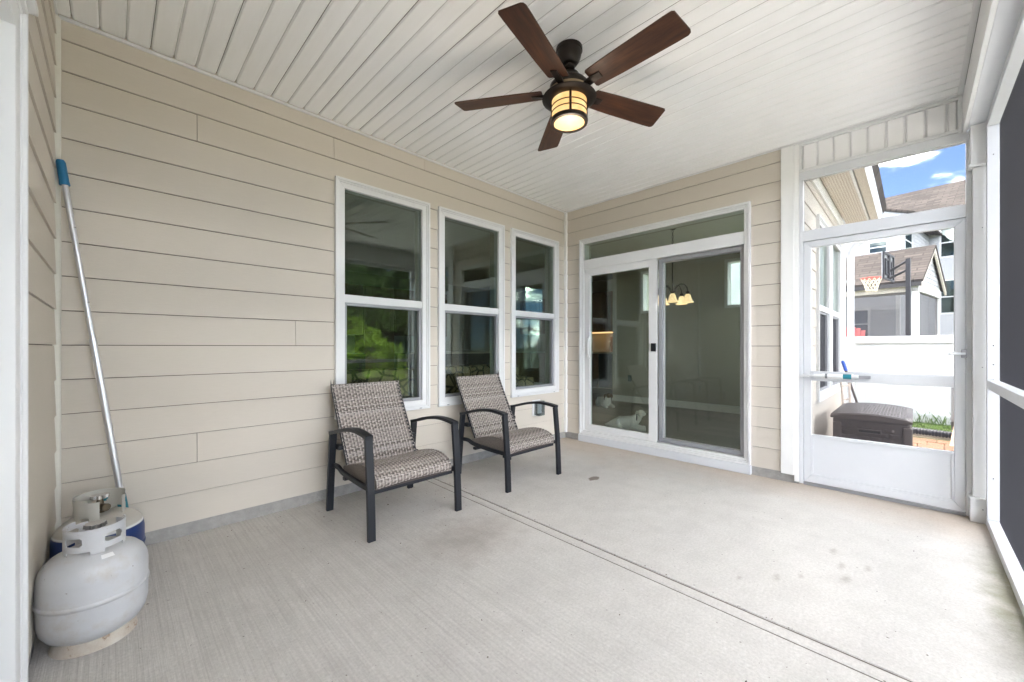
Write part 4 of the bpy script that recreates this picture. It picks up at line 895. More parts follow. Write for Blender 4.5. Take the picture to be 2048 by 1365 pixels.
# telescopic pole leaning in the corner
pole = thing('telescopic_pole', (-3.985, -0.16, 0), 'aluminium telescopic pole with blue grip leaning in the corner', 'pole')
pt = Vector((-4.222, -0.058, 2.070)); p0 = Vector((-4.005, -0.115, 0.350)); dv = (p0 - pt)
q_ = lambda f_: pt + dv * f_
MB().tube([q_(0.06), q_(0.52)], 0.0120, 14).build('upper_tube', 'brushed_pole', pole, smooth=True); MB().tube([q_(0.52), q_(1.0)], 0.0150, 14).build('lower_tube', 'brushed_pole', pole, smooth=True)
MB().tube([q_(-0.004), q_(0.003), q_(0.055), q_(0.068)], [0.014, 0.0185, 0.0185, 0.020], 16).build('grip', 'blue_grip', pole, smooth=True)
for f_ in (0.19, 0.41): c_ = q_(f_); MB().tube([c_ + Vector((0.006, -0.008, 0)), c_ + Vector((0.011, -0.0125, 0))], 0.0034, 10).build('lock_button', 'chrome', pole, smooth=True)
MB().tube([q_(0.985), q_(1.06)], [0.019, 0.021], 14).build('socket', 'teal_plastic', pole, smooth=True)
MB().tube([q_(1.0), q_(1.195)], 0.0150, 14).build('lower_tube', 'brushed_pole', pole, smooth=True); MB().box(-4.075, -3.985, -0.128, -0.100, 0.325, 0.352).build('clamp', 'teal_plastic', pole, 0.006)
MB().tube([(-4.075, -0.115, 0.335), (-4.083, -0.118, 0.375), (-4.070, -0.122, 0.392), (-4.058, -0.118, 0.372), (-4.056, -0.115, 0.34)], 0.005, 8).build('strap', 'black_plastic', pole, smooth=True)
# weatherproof outlet
ob = thing('outlet_box', (-0.565, 0, 0.435), 'grey weatherproof outlet box on the siding below the far window', 'outlet')
MB(TA).box(-0.640, -0.505, 0.012, 0.024, 0.345, 0.525).build('mounting_plate', 'white_vinyl', ob, 0.003); MB(TA).box(-0.615, -0.525, 0.0245, 0.055, 0.355, 0.515).build('box_body', 'outlet_grey', ob, 0.008)
glassmat('smoked_clear', (0.55, 0.60, 0.62), 1.5, 0.05)
MB(TA).box(-0.625, -0.515, 0.0555, 0.105, 0.350, 0.522).build('bubble_cover', 'smoked_clear', ob, 0.015, smooth=True); MB(TA).box(-0.600, -0.540, 0.056, 0.072, 0.375, 0.495).build('receptacle', 'white_vinyl', ob, 0.003)

rd = random.Random(12); m = MB()
for k in range(210):
    z_ = rd.random()
    if z_ < 0.45: x_, y_ = rd.gauss(-2.45, 0.35), rd.gauss(-0.55, 0.3)
    elif z_ < 0.6: y_ = rd.uniform(-3.2, -0.1); x_ = jx(y_, 0.004) + rd.gauss(0, 0.012)
    elif z_ < 0.8: x_, y_ = rd.uniform(-3.9, -0.1), rd.gauss(-0.12, 0.07)
    else: x_, y_ = rd.uniform(-3.9, -0.1), rd.uniform(-3.3, -0.1)
    if y_ > -0.02 or x_ > -0.03 or x_ < -4.2: continue
    r_ = rd.uniform(0.0015, 0.0055) * (1 if rd.random() < .9 else 1.8); a_ = rd.uniform(0, 6.28); c_, q2 = math.cos(a_) * r_, math.sin(a_) * r_; e_ = rd.uniform(.3, .8)
    i = [m.vert((x_ + c_, y_ + q2, 0.0006)), m.vert((x_ - q2 * e_, y_ + c_ * e_, 0.0006)), m.vert((x_ - c_, y_ - q2, 0.0006)), m.vert((x_ + q2 * e_, y_ - c_ * e_, 0.0006)), m.vert((x_, y_, 0.0006 + r_ * .5))]
    m.f += [(i[0], i[1], i[4]), (i[1], i[2], i[4]), (i[2], i[3], i[4]), (i[3], i[0], i[4])]
tag(m.build('floor_debris', 'soil'), 'tiny dark crumbs of leaf litter scattered on the concrete floor', 'debris', kind='stuff')

# ------------------------------------------------------------------ dogs behind the glass
def skin_part(name, chain, mat, parent, sub=2, disp=0.012, seed=0):
    verts, edges, radii = chain; me = bpy.data.meshes.new(name); me.from_pydata(verts, edges, []); me.materials.append(MATS[mat])
    o = bpy.data.objects.new(name, me); col.objects.link(o); attach(o, parent)
    md = o.modifiers.new('skin', 'SKIN'); md.use_smooth_shade = True
    if not me.skin_vertices: me.skin_vertices.new()
    for k, r_ in enumerate(radii): me.skin_vertices[0].data[k].radius = (r_, r_)
    me.skin_vertices[0].data[0].use_root = True
    sb = o.modifiers.new('sub', 'SUBSURF'); sb.levels = sub; sb.render_levels = sub
    if disp:
        tx = bpy.data.textures.new(name + '_fur', 'CLOUDS'); tx.noise_scale = 0.03; dm = o.modifiers.new('fur', 'DISPLACE'); dm.texture = tx; dm.strength = disp
    return o
def dog(cx, cy, rotz, label, mats, head_turn):
    d = thing('dog', (cx, cy, IZ), label, 'dog', 'dogs inside the house', local=True, rotz=rotz)
    V = [(-0.02, 0, 0.115), (-0.17, 0, 0.105), (-0.24, 0, 0.09), (0.10, 0, 0.14), (0.155, 0, 0.20), (0.20, 0.0, 0.255),           # 0..5 torso, neck, head base
         (0.10, 0.085, 0.06), (0.22, 0.09, 0.035), (0.30, 0.085, 0.03), (0.10, -0.085, 0.06), (0.22, -0.09, 0.035), (0.30, -0.085, 0.03),
         (-0.17, 0.11, 0.07), (-0.06, 0.13, 0.045), (-0.15, 0.13, 0.035), (-0.17, -0.11, 0.07), (-0.06, -0.13, 0.045), (-0.15, -0.13, 0.035), (-0.30, 0.02, 0.08), (-0.36, 0.06, 0.05)]
    Eg = [(0, 1), (1, 2), (0, 3), (3, 4), (4, 5), (3, 6), (6, 7), (7, 8), (3, 9), (9, 10), (10, 11), (1, 12), (12, 13), (13, 14), (1, 15), (15, 16), (16, 17), (2, 18), (18, 19)]
    Rr = [0.105, 0.10, 0.075, 0.095, 0.075, 0.065, 0.05, 0.036, 0.038, 0.05, 0.036, 0.038, 0.06, 0.045, 0.035, 0.06, 0.045, 0.035, 0.03, 0.025]
    d.scale = (0.74, 0.74, 0.74)
    skin_part('body', (V, Eg, Rr), mats[0], d)
    ht = Matrix.Rotation(head_turn, 3, 'Z'); hb = Vector((0.185, 0, 0.27))
    hv = [hb + ht @ Vector(p) for p in ((0, 0, 0), (0.045, 0, 0.02), (0.085, 0, 0.0), (0.115, 0, -0.012))]
    h = skin_part('head', ([tuple(p) for p in hv], [(0, 1), (1, 2), (2, 3)], [0.068, 0.066, 0.042, 0.027]), mats[1], d, disp=0.008)
    for sgn in (-1, 1):
        ev = [hb + ht @ Vector(p) for p in ((0.005, sgn * 0.055, 0.045), (0.0, sgn * 0.085, 0.01), (0.005, sgn * 0.088, -0.05))]
        skin_part('ear', ([tuple(p) for p in ev], [(0, 1), (1, 2)], [0.022, 0.026, 0.016]), mats[2], h, disp=0.006)
        e = hb + ht @ Vector((0.092, sgn * 0.026, 0.024)); MB().lathe([(0.001, -0.008), (0.0075, -0.003), (0.0075, 0.003), (0.001, 0.008)], e, 10).build('eye', 'black_plastic', h, smooth=True)
    nz = hb + ht @ Vector((0.142, 0, -0.004)); MB().lathe([(0.001, -0.010), (0.012, -0.005), (0.013, 0.004), (0.001, 0.010)], nz, 12).build('nose', 'black_plastic', h, smooth=True)
    MB().tube([(0.150 + 0.0 * math.cos(q), 0.086 * math.cos(q), 0.205 + 0.02 * 0 + 0.086 * math.sin(q) * 0.7) for q in [2 * math.pi * j / 20 for j in range(21)]], 0.008, 6, False).build('collar', 'black_plastic', d, smooth=True)
    return d
dog(0.46, -0.60, rad(-62), 'white dog with black collar lying inside the sliding door, head turned right', ('dog_white', 'dog_white', 'dog_white'), rad(25))
dog(1.95, 0.66, rad(-120), 'white dog with brown face lying farther back on the room floor', ('dog_white', 'dog_brown', 'dog_brown'), rad(-10))

# ------------------------------------------------------------------ wing of the house outside the screen door
wg = thing('wing_wall', (1.5, -2.42, 0), 'beige siding side wall with twin window beyond the screen door', 'wall')
WW = [(0.78, 1.645, 0.60, 2.42), (1.655, 2.56, 0.60, 2.42)]
wall_core(TW, 0.15, 2.95, -0.2, 3.0, -0.15, -0.005, [(h[0] + .05, h[1] - .05, h[2] + .05, h[3] - .05) for h in WW]).build('wall_core', 'drywall', wg)
clad(TW, 0.03, 2.87, [(0.79, 2.55, 0.61, 2.41)], {}, 'beige_siding_x', wg, seams=[-0.10 + k * EXP for k in range(16)] + [2.72])
MB(TW).box(0.03, 2.96, -0.004, 0.006, -0.3, -0.098).build('foundation_strip', 'foundation_block', wg)
MB(TW).box(2.872, 2.972, 0.0, 0.026, -0.10, 2.72).build('corner_board', 'white_paint', wg, 0.003)
MB(TW).box(0.03, 2.98, 0.0, 0.030, 2.645, 2.775).build('frieze_board', 'white_paint', wg, 0.003)
for h in WW: window_unit(TW, h[0], h[1], h[2], h[3], wg, (1.50, 1.56))
for h in WW: strands(TW, h[0] + .095, h[1] - .095, h[2] + .105, 1.50, -0.020, 0.003, 0.0006, 'screen_mesh', wg)
ev = thing('roof_eave', (1.6, -2.62, 2.78), 'cream perforated eave with white gutter above the side wall', 'eave')
MB().box(0.16, 3.14, -2.668, -2.4545, 2.780, 2.800).build('soffit', 'perforated_soffit', ev); MB().box(0.16, 3.14, -2.692, -2.6685, 2.772, 2.93).build('fascia', 'white_paint', ev, 0.003)
m = MB(); gs = [(-2.700, 2.90), (-2.700, 2.785), (-2.775, 2.785), (-2.790, 2.83), (-2.805, 2.885), (-2.805, 2.90)]
rows = [[m.vert((x_, y_, z_)) for y_, z_ in gs] for x_ in (0.16, 3.15)]
for j in range(5): m.f.append((rows[0][j], rows[0][j + 1], rows[1][j + 1], rows[1][j]))
m.f.append(tuple(rows[0])); m.f.append(tuple(rows[1])); m.build('gutter', 'white_aluminium', ev)
MB().box(0.16, 3.145, -2.776, -2.701, 2.7775, 2.784).build('gutter_bottom', 'cream_soffit', ev)
dsx = thing('downspout', (2.99, -2.50, 0), 'white downspout with curved elbow at the corner of the side wall', 'downspout')
MB().tube([(3.02, -2.75, 2.79), (3.02, -2.75, 2.70), (3.01, -2.70, 2.60), (3.0, -2.55, 2.50), (3.0, -2.495, 2.40), (3.0, -2.495, 2.30)], 0.04, 12).build('elbow', 'white_aluminium', dsx, smooth=True)
MB().box(2.955, 3.045, -2.53, -2.462, -0.12, 2.31).build('pipe', 'white_aluminium', dsx, 0.006); MB().box(2.945, 3.05, -2.535, -2.455, 2.0, 2.03).build('strap', 'white_aluminium', dsx)
rf = thing('house_roof', (-0.6, 1.7, 2.9), 'brown shingle roof of the house over porch and rooms', 'roof')
def slab(m, a, b, c, d, th=0.1):
    n = (Vector(b) - Vector(a)).cross(Vector(d) - Vector(a)).normalized() * th; n = n if n.z > 0 else -n
    m.hexa([a, b, c, d], [tuple(Vector(p) + n) for p in (a, b, c, d)])
def shingle(me_, du, dv):
    uv = me_.uv_layers.new(name='UVMap'); du, dv = Vector(du).normalized(), Vector(dv).normalized()
    for lp in me_.loops: p = me_.vertices[lp.vertex_index].co; uv.data[lp.index].uv = (p.dot(du), p.dot(dv))
def roof_plane(a, b, c, d, parent, name='roof_plane'):
    m = MB(); slab(m, a, b, c, d); me_ = m.mesh(name); shingle(me_, Vector(b) - Vector(a), Vector(d) - Vector(a)); return link(name, me_, 'shingles', parent)
roof_plane((-4.8, -2.80, 2.905), (3.25, -2.80, 2.905), (3.25, 1.8, 5.0), (-4.8, 1.8, 5.0), rf); roof_plane((-4.8, 6.3, 2.905), (3.25, 6.3, 2.905), (3.25, 1.8, 5.0), (-4.8, 1.8, 5.0), rf)
roof_plane((-4.8, -3.95, 3.0), (0.28, -3.95, 3.0), (0.28, 0.2, 4.45), (-4.8, 0.2, 4.45), rf); roof_plane((3.1, 0.5, 2.95), (4.9, 0.5, 2.95), (4.9, 6.0, 3.6), (3.1, 6.0, 3.6), rf)

# ------------------------------------------------------------------ side yard
zg = -0.155
bx = thing('deck_box', (1.12, -2.82, zg), 'dark brown wicker look resin storage box on the pavers', 'storage box')
m = MB(); m.hexa([(0.71, -3.03, zg + .004), (1.56, -3.03, zg + .004), (1.56, -2.61, zg + .004), (0.71, -2.61, zg + .004)], [(0.655, -3.078, 0.490), (1.61, -3.078, 0.490), (1.61, -2.566, 0.490), (0.655, -2.566, 0.490)]); m.build('body', 'deck_box_resin', bx, 0.02)
m = MB(); rows = []; N = 16
for k in range(N + 1):
    q = k / N; y = -3.09 + 0.537 * q; z = 0.520 + 0.030 * math.sin(math.pi * q) ** 0.7
    rows.append([m.vert((0.640, y, 0.4905)), m.vert((0.640, y, z - .012)), m.vert((0.655, y, z)), m.vert((1.61, y, z)), m.vert((1.625, y, z - .012)), m.vert((1.625, y, 0.4905))])
for a, b in zip(rows, rows[1:]):
    for j in range(5): m.f.append((a[j], a[j + 1], b[j + 1], b[j]))
    m.f.append((a[5], a[0], b[0], b[5]))
m.f.append(tuple(rows[0])); m.f.append(tuple(rows[-1])); m.build('lid', 'deck_box_resin', bx, 0.0, smooth=True)
# raised woven relief: staggered slats on the end and long faces, and on the lid
def relief(T, s0, s1, z0, z1, nr, nc, d, name):
    m = MB(T)
    for r in range(nr):
        for c in range(nc):
            a = s0 + (s1 - s0) * (c + (0.5 if r % 2 else 0)) / nc; w = (s1 - s0) / nc * 0.86; b = z0 + (z1 - z0) * r / nr; h = (z1 - z0) / nr * 0.78
            if a + w > s1: w = s1 - a
            if w < 0.008: continue
            m.hexa([(a, 0, b), (a + w, 0, b), (a + w, 0, b + h), (a, 0, b + h)], [(a + w * .25, d, b + h * .2), (a + w * .75, d, b + h * .2), (a + w * .75, d, b + h * .8), (a + w * .25, d, b + h * .8)])
    o = m.build(name, 'deck_box_resin', bx); o['kind'] = 'stuff'; return o
sl_ = lambda z: (z - 0.462) / 0.613
relief(lambda s_, d_, z_: (0.655 - 0.055 * sl_(z_) - d_ - .002, s_, z_), -3.02, -2.62, -0.13, 0.44, 14, 5, 0.007, 'woven_end')
relief(lambda s_, d_, z_: (s_, -3.078 - 0.048 * sl_(z_) - d_ - .002, z_), 0.72, 1.55, -0.13, 0.44, 14, 9, 0.007, 'woven_side')
relief(lambda s_, d_, z_: (s_, z_, 0.5205 + 0.030 * math.sin(math.pi * min(max((z_ + 3.09) / 0.537, 0), 1)) ** 0.7 + d_), 0.69, 1.57, -3.05, -2.59, 22, 30, 0.0022, 'woven_lid')
MB(lambda s_, d_, z_: (0.648 - d_, s_, z_)).ring(-2.90, -2.74, 0.375, 0.415, 0.010, 0.0, 0.016).build('handle', 'deck_box_resin', bx, 0.003, segs=1); MB().box(0.643, 0.6475, -2.89, -2.75, 0.385, 0.405).build('handle_recess', 'dark_cavity', bx)
for y_ in (-3.06, -2.60): MB().box(0.638, 0.70, y_ - .03, y_ + .03, -0.149, 0.455).build('corner_post', 'deck_box_resin', bx, 0.012)
# pavers, each one an object
pv = thing('paver_path', (2.0, -3.2, zg), 'reddish tan paver path outside the screen door', 'path', kind='structure')
MB().box(0.14, 4.25, -4.2, -2.43, zg - .10, zg - .028).build('paver_bed', 'gravel_base', pv)
me_p = {}
for w in (0.16, 0.24):
    m = MB(); m.box(-0.120, 0.120, -w / 2 + .003, w / 2 - .003, -0.05, 0.0); me_p[w] = m.mesh('paver', 0.007, segs=1); me_p[w].materials.append(MATS['paver'])
rw = random.Random(5); x_ = 0.27
while x_ < 4.2:
    y_ = -4.2 + rw.uniform(0, 0.12)
    while y_ < -2.55:
        w = rw.choice((0.16, 0.24, 0.24)); o = bpy.data.objects.new('paver', me_p[w]); col.objects.link(o); o.location = (x_ + rw.uniform(-.003, .003), y_ + w / 2, zg + rw.uniform(-.006, .006)); o.rotation_euler = (rw.uniform(-.012, .012), rw.uniform(-.012, .012), rw.uniform(-.015, .015)); attach(o, pv); y_ += w
    x_ += 0.247
E1 = Vector((math.cos(rad(-9.7)), math.sin(rad(-9.7)), 0)); E2 = Vector((-E1.y, E1.x, 0))
# corrugated drain pipe
pp = at_depth(1822, 866, 6.0); pq = at_depth(1925, 880, 5.55); pp.z = pq.z = zg + 0.05
pd = (pq - pp); pa = pp - pd * 0.6; pz = pq + pd * 0.5; L = (pz - pa).length; nn = int(L / 0.0085)
tag(MB().tube([pa + (pz - pa) * (k / nn) for k in range(nn + 1)], [0.052 if (k % 4) in (0, 1) else 0.042 for k in range(nn + 1)], 14).build('drain_pipe', 'pipe_black', None, smooth=False), 'black corrugated drain pipe lying between pavers and grass', 'pipe')
tag(MB().box(4.251, 4.75, -4.5, -2.0, zg - .1, zg - .012).build('soil_strip', 'soil'), 'dark soil strip under the drain pipe', 'soil', kind='structure')
# fence
fo = at_depth(1850, 845, 6.9); fo.z = 0
fa = fo.dot(E1); TFn = lambda b_, d_, z_: tuple(E1 * (fa - d_) + E2 * b_ + UP * z_)
FT = 1.335
fn = thing('vinyl_fence', tuple(E1 * fa + E2 * (fo.dot(E2)) + UP * zg), 'white vinyl privacy fence behind the storage box', 'fence')
b0_ = fo.dot(E2)
MB(TFn).box(-7, 6, -0.05, 0.05, 1.205, FT).build('top_rail', 'fence_vinyl', fn, 0.006); MB(TFn).box(-7, 6, -0.05, 0.05, zg - .01, 0.0).build('bottom_rail', 'fence_vinyl', fn, 0.006)
mbd = MB(TFn); mbd.box(-0.0745, 0.0745, -0.018, 0.018, 0.001, 1.204); me_fb = mbd.mesh('fence_board', 0.0012, segs=1); me_fb.materials.append(MATS['fence_vinyl'])
b_ = -6.9
while b_ < 5.95:
    o = bpy.data.objects.new('fence_board', me_fb); col.objects.link(o); o.location = E2 * b_; attach(o, fn); b_ += 0.15
for b_ in (b0_ + 2.6, b0_ + 0.95 - 0.0 + 3.3, b0_ - 1.45, b0_ - 3.9):
    p_ = MB(TFn).box(b_ - .065, b_ + .065, -0.075, 0.065, zg - .05, FT + .06).build('fence_post', 'fence_vinyl', fn, 0.006); m = MB(TFn); m.hexa([(b_ - .075, -0.085, FT + .0605), (b_ + .075, -0.085, FT + .0605), (b_ + .075, 0.075, FT + .0605), (b_ - .075, 0.075, FT + .0605)], [(b_ - .01, -0.01, FT + .10), (b_ + .01, -0.01, FT + .10), (b_ + .01, 0.01, FT + .10), (b_ - .01, 0.01, FT + .10)]); m.build('post_cap', 'fence_vinyl', p_)
# grass between pipe and fence, and weeds at the fence
def blades(name, n, area, hmin, hmax, mat, label, seed):
    r = random.Random(seed); m = MB()
    for k in range(n):
        p = area(r); h = r.uniform(hmin, hmax); a = r.uniform(0, 6.28); w = r.uniform(0.003, 0.006); d = Vector((math.cos(a), math.sin(a), 0)); b = Vector((-d.y, d.x, 0)) * r.uniform(0.2, 0.7) * h
        m.f.append((m.vert(p - d * w), m.vert(p + d * w), m.vert(p + b * .4 + UP * h * .6 + d * w * .7), m.vert(p + b + UP * h)))
    me_ = bpy.data.meshes.new(name); me_.from_pydata(m.v, [], m.f); o = link(name, me_, mat); tag(o, label, 'grass', kind='stuff'); return o
def strip(r):
    b = b0_ + r.uniform(-1.6, 1.6); d = r.uniform(0.12, 1.05); p = E1 * (fa - d) + E2 * b; p.z = zg - .02; return p
blades('grass', 9000, strip, 0.02, 0.05, 'grass_blade', 'bright green grass strip in front of the white fence', 2)
def weeds(r):
    b = b0_ + r.uniform(-1.2, 1.2); b += 0.06 * math.sin(b * 40); p = E1 * (fa - r.uniform(0.06, 0.14)) + E2 * b; p.z = zg - .02; return p
blades('weeds', 260, weeds, 0.06, 0.26, 'grass_blade', 'thin weeds growing along the foot of the white fence', 4)
# leaning tool, rusty frame, short spout
tl = thing('garden_tool', (2.75, -2.62, zg), 'long handled tool with bright blue grip leaning behind the storage box', 'tool')
ta, tb = at_depth(1685, 722, 4.95), at_depth(1716, 812, 4.75); dd_ = (tb - ta); tend = ta + dd_ * ((ta.z - zg - .01) / (ta.z - tb.z))
simple('bright_blue', (0.01, 0.09, 0.50), 0.4); MB().tube([ta + dd_ * 0.22, tend], 0.013, 10).build('shaft', 'tool_dark', tl, smooth=True); MB().tube([ta, ta + dd_ * .03, ta + dd_ * 0.23], [0.012, 0.019, 0.017], 12).build('grip', 'bright_blue', tl, smooth=True)
rfm = thing('folding_frame', (2.5, -2.52, zg), 'small rusty white folding frame leaning on the side wall', 'frame')
for u0, u1 in ((1682, 1690), (1698, 1703)): MB().tube([at_depth(u0, 760, 4.6), at_depth((u0 + u1) / 2 - 1, 790, 4.6), at_depth(u1, 870, 4.5)], 0.012, 8).build('leg', 'frame_rust', rfm, smooth=True)
for v_ in (763, 773, 800): MB().tube([at_depth(1682 + (v_ - 760) * .08, v_, 4.6), at_depth(1699 + (v_ - 760) * .05, v_ - 2, 4.6)], 0.011, 8).build('rung', 'frame_rust', rfm, smooth=True)
sp = thing('yard_spout', tuple(at_depth(1908, 868, 5.6)), 'short grey standpipe with dark elbow near the paver edge', 'pipe')
c0 = at_depth(1909, 845, 5.6); MB().tube([c0, at_depth(1909, 768, 5.6)], 0.036, 12).build('pipe', 'grey_aluminium', sp, smooth=True); MB().tube([at_depth(1909, 842, 5.6), at_depth(1909, 836, 5.6)], 0.045, 12).build('collar', 'grey_aluminium', sp, smooth=True)
MB().tube([c0, at_depth(1911, 858, 5.58), at_depth(1918, 872, 5.55), at_depth(1924, 878, 5.5)], [0.04, 0.042, 0.042, 0.05], 12).build('elbow', 'gutter_dark', sp, smooth=True)
tbp, tbq = at_depth(1906, 893, 5.2), at_depth(1914, 845, 5.3)
tag(MB().hexa([tuple(tbp + Vector((0, -.10, 0))), tuple(tbp + Vector((0, .03, 0))), tuple(tbp + Vector((0.03, .03, 0))), tuple(tbp + Vector((0.03, -.10, 0)))], [tuple(tbq + Vector((0, -.10, 0))), tuple(tbq + Vector((0, .02, 0))), tuple(tbq + Vector((0.03, .02, 0))), tuple(tbq + Vector((0.03, -.10, 0)))]).build('board_offcut', 'tan_board'), 'small tan board leaning beside the standpipe', 'board')

# ------------------------------------------------------------------ neighbour: hoop, chair, porch, house
TN = lambda a_, b_, z_: tuple(E1 * a_ + E2 * b_ + UP * z_)
rm = at_depth(1743, 557, 11.2); ra, rb = rm.dot(E1), rm.dot(E2); gz = 0.0
gz = ground_z(rm.x, rm.y)
hp = thing('basketball_hoop', TN(ra, rb - 0.75, gz), 'black basketball hoop with red rim and net behind the fence', 'basketball hoop')
MB(lambda x_, y_, z_: TN(ra + x_, rb + y_, rm.z + z_)).tube([(0.228 * math.cos(q), 0.228 * math.sin(q), 0) for q in [2 * math.pi * j / 32 for j in range(33)]], 0.013, 8, False).build('rim', 'hoop_red', hp, smooth=True)
m = MB(lambda x_, y_, z_: TN(ra + x_, rb + y_, rm.z + z_)); 
for k in range(12):
    for sg in (-1, 1):
        pts = []
        for j in range(7):
            f_ = j / 6; r_ = 0.225 - 0.115 * f_ ** 0.7; a = 2 * math.pi * k / 12 + sg * f_ * 1.1; pts.append((r_ * math.cos(a), r_ * math.sin(a), -0.02 - 0.36 * f_))
        m.tube(pts, 0.007, 5, False)
m.build('net', 'hoop_net', hp)
bbd = MB(lambda x_, y_, z_: TN(ra + x_, rb - 0.32 - y_, rm.z + z_)); bbd.box(-0.50, 0.50, 0.0, 0.02, -0.10, 0.60); bb_ = bbd.build('backboard', 'backboard_clear', hp, 0.004)
m = MB(lambda s_, d_, z_: TN(ra + s_, rb - 0.341 - d_, rm.z + z_)); m.ring(-0.515, 0.515, -0.115, 0.615, 0.05, 0.0, 0.035); m.build('backboard_frame', 'black_plastic', bb_)
m = MB(lambda s_, d_, z_: TN(ra + s_, rb - 0.341 - d_, rm.z + z_)); m.ring(-0.30, 0.30, 0.02, 0.46, 0.045, 0.0, 0.03); m.box(-0.06, 0.06, 0.0, 0.05, -0.08, 0.56); m.build('backboard_brace', 'black_plastic', bb_)
MB(lambda x_, y_, z_: TN(ra + x_, rb + y_, rm.z + z_)).tube([(0, -0.228, 0), (0, -0.35, 0.0)], 0.035, 8).build('rim_bracket', 'hoop_red', hp)
PO = (ra, rb - 0.74)
MB().box(0, 0.001, 0, 0.001, 0, 0.001)
MB(lambda x_, y_, z_: TN(PO[0] + x_, PO[1] + y_, z_)).box(-0.045, 0.045, -0.045, 0.045, gz, rm.z + 0.42).build('pole', 'black_plastic', hp, 0.006)
for z0_, z1_ in ((0.36, 0.14), (0.12, -0.06)):
    MB(lambda x_, y_, z_: TN(PO[0] + x_, PO[1] + y_, rm.z + z_)).tube([(0, 0.02, z0_), (0, 0.375, z1_)], 0.030, 6).build('support_arm', 'black_plastic', hp)
MB(lambda x_, y_, z_: TN(PO[0] + x_, PO[1] + y_, gz + z_)).box(-0.4, 0.4, -0.75, 0.15, 0.0, 0.16).build('base', 'black_plastic', hp, 0.03)
# red slatted chair
ac = at_depth(1701, 662, 10.6); acz = ac.z + 0.09 - 1.0; 
adz = max(ground_z(ac.x, ac.y), 0.45)
TAc = lambda x_, y_, z_: TN(ac.dot(E1) + x_, ac.dot(E2) + y_, ac.z + 0.10 - 1.0 + z_)
ad = thing('adirondack_chair', TAc(0, 0, 0), 'faded red slatted garden chair behind the fence', 'chair')
for k in range(7):
    q = (k - 3) / 3; m = MB(TAc); w = 0.042; sp_ = q * 0.20; tp = q * 0.29; hh = 1.0 - 0.10 * q * q
    m.hexa([(0.10, sp_ - w * .8, 0.30), (0.10, sp_ + w * .8, 0.30), (0.125, sp_ + w * .8, 0.30), (0.125, sp_ - w * .8, 0.30)], [(-0.13, tp - w, hh), (-0.13, tp + w, hh), (-0.105, tp + w, hh), (-0.105, tp - w, hh)]); m.build('back_slat', 'adirondack_red', ad, 0.006, segs=1)
for k in range(5): MB(TAc).box(0.12 + k * .10, 0.205 + k * .10, -0.27, 0.27, 0.33 + k * .012, 0.35 + k * .012).build('seat_slat', 'adirondack_red', ad, 0.004, segs=1)
for sg in (-0.30, 0.30):
    MB(TAc).box(0.55, 0.60, sg - .045, sg + .045, 0.0, 0.56).build('leg', 'adirondack_red', ad, 0.004, segs=1); MB(TAc).box(-0.12, 0.65, sg - .07, sg + .07, 0.5605, 0.585).build('armrest', 'adirondack_red', ad, 0.004, segs=1); MB(TAc).box(-0.02, 0.03, sg - .03, sg + .03, 0.0, 0.56).build('leg', 'adirondack_red', ad, 0.004, segs=1)
tag(MB(TAc).box(-1.2, 1.6, -2.6, 3.5, -1.0, -0.001).build('neighbour_patio', 'patio_concrete'), 'raised concrete patio of the neighbouring house', 'patio', kind='structure')

def lapped(T, s0, s1, z0, z1, name, parent, ex=EXP, mat='neighbour_siding', clip=None):
    m = MB(T); z = z0
    while z < z1 - 1e-4:
        zt = min(z + ex, z1); a0, b0 = (s0, s1) if clip is None else clip(z); a1, b1 = (s0, s1) if clip is None else clip(zt)
        if b0 - a0 > 0.02:
            m.quad((a0, 0.024, z), (b0, 0.024, z), (b1, 0.004, zt), (a1, 0.004, zt)); m.quad((a0, 0.0, z), (b0, 0.0, z), (b0, 0.024, z), (a0, 0.024, z))
        z = zt
    me_ = bpy.data.meshes.new(name); me_.from_pydata(m.v, [], m.f); return link(name, me_, mat, parent)
def far_window(T, s0, s1, z0, z1, parent):
    w = MB(T).ring(s0, s1, z0, z1, 0.09, -0.01, 0.05).build('window', 'white_vinyl', parent)
    zm = (z0 + z1) / 2; MB(T).box(s0 + .09, s1 - .09, -0.005, 0.04, zm - .03, zm + .03).build('window_rail', 'white_vinyl', w)
    MB(T).box(s0 + .09, s1 - .09, 0.026, 0.030, zm + .03, z1 - .09).build('pane', 'far_glass', w); MB(T).box(s0 + .09, s1 - .09, 0.026, 0.030, z0 + .09, zm - .03).build('pane', 'far_glass', w)
P_ = at_depth(1835, 560, 14.5); A0, B0 = P_.dot(E1), P_.dot(E2); ez = P_.z; A1 = A0 + 4.0; AM = A0 + 2.0; RZ = 4.96; PZ = 0.55
npz = thing('neighbour_porch', TN(AM, B0 + 2.5, PZ), 'white screened porch with brown gable roof behind the basketball hoop', 'porch')
sl2 = (RZ - ez) / 2.0
roof_plane(TN(A0 - .22, B0 - .18, ez - .22 * sl2 + .06), TN(A0 - .22, B0 + 6, ez - .22 * sl2 + .06), TN(AM, B0 + 6, RZ + .06), TN(AM, B0 - .18, RZ + .06), npz, 'roof'); roof_plane(TN(A1 + .22, B0 - .18, ez - .22 * sl2 + .06), TN(A1 + .22, B0 + 6, ez - .22 * sl2 + .06), TN(AM, B0 + 6, RZ + .06), TN(AM, B0 - .18, RZ + .06), npz, 'roof')
TG = lambda s_, d_, z_: TN(s_, B0 - d_, z_)
lapped(TG, A0, A1, ez - .12, RZ - .02, 'gable_siding', npz, clip=lambda z: (A0 + max(0, (z - ez) / sl2), A1 - max(0, (z - ez) / sl2)))
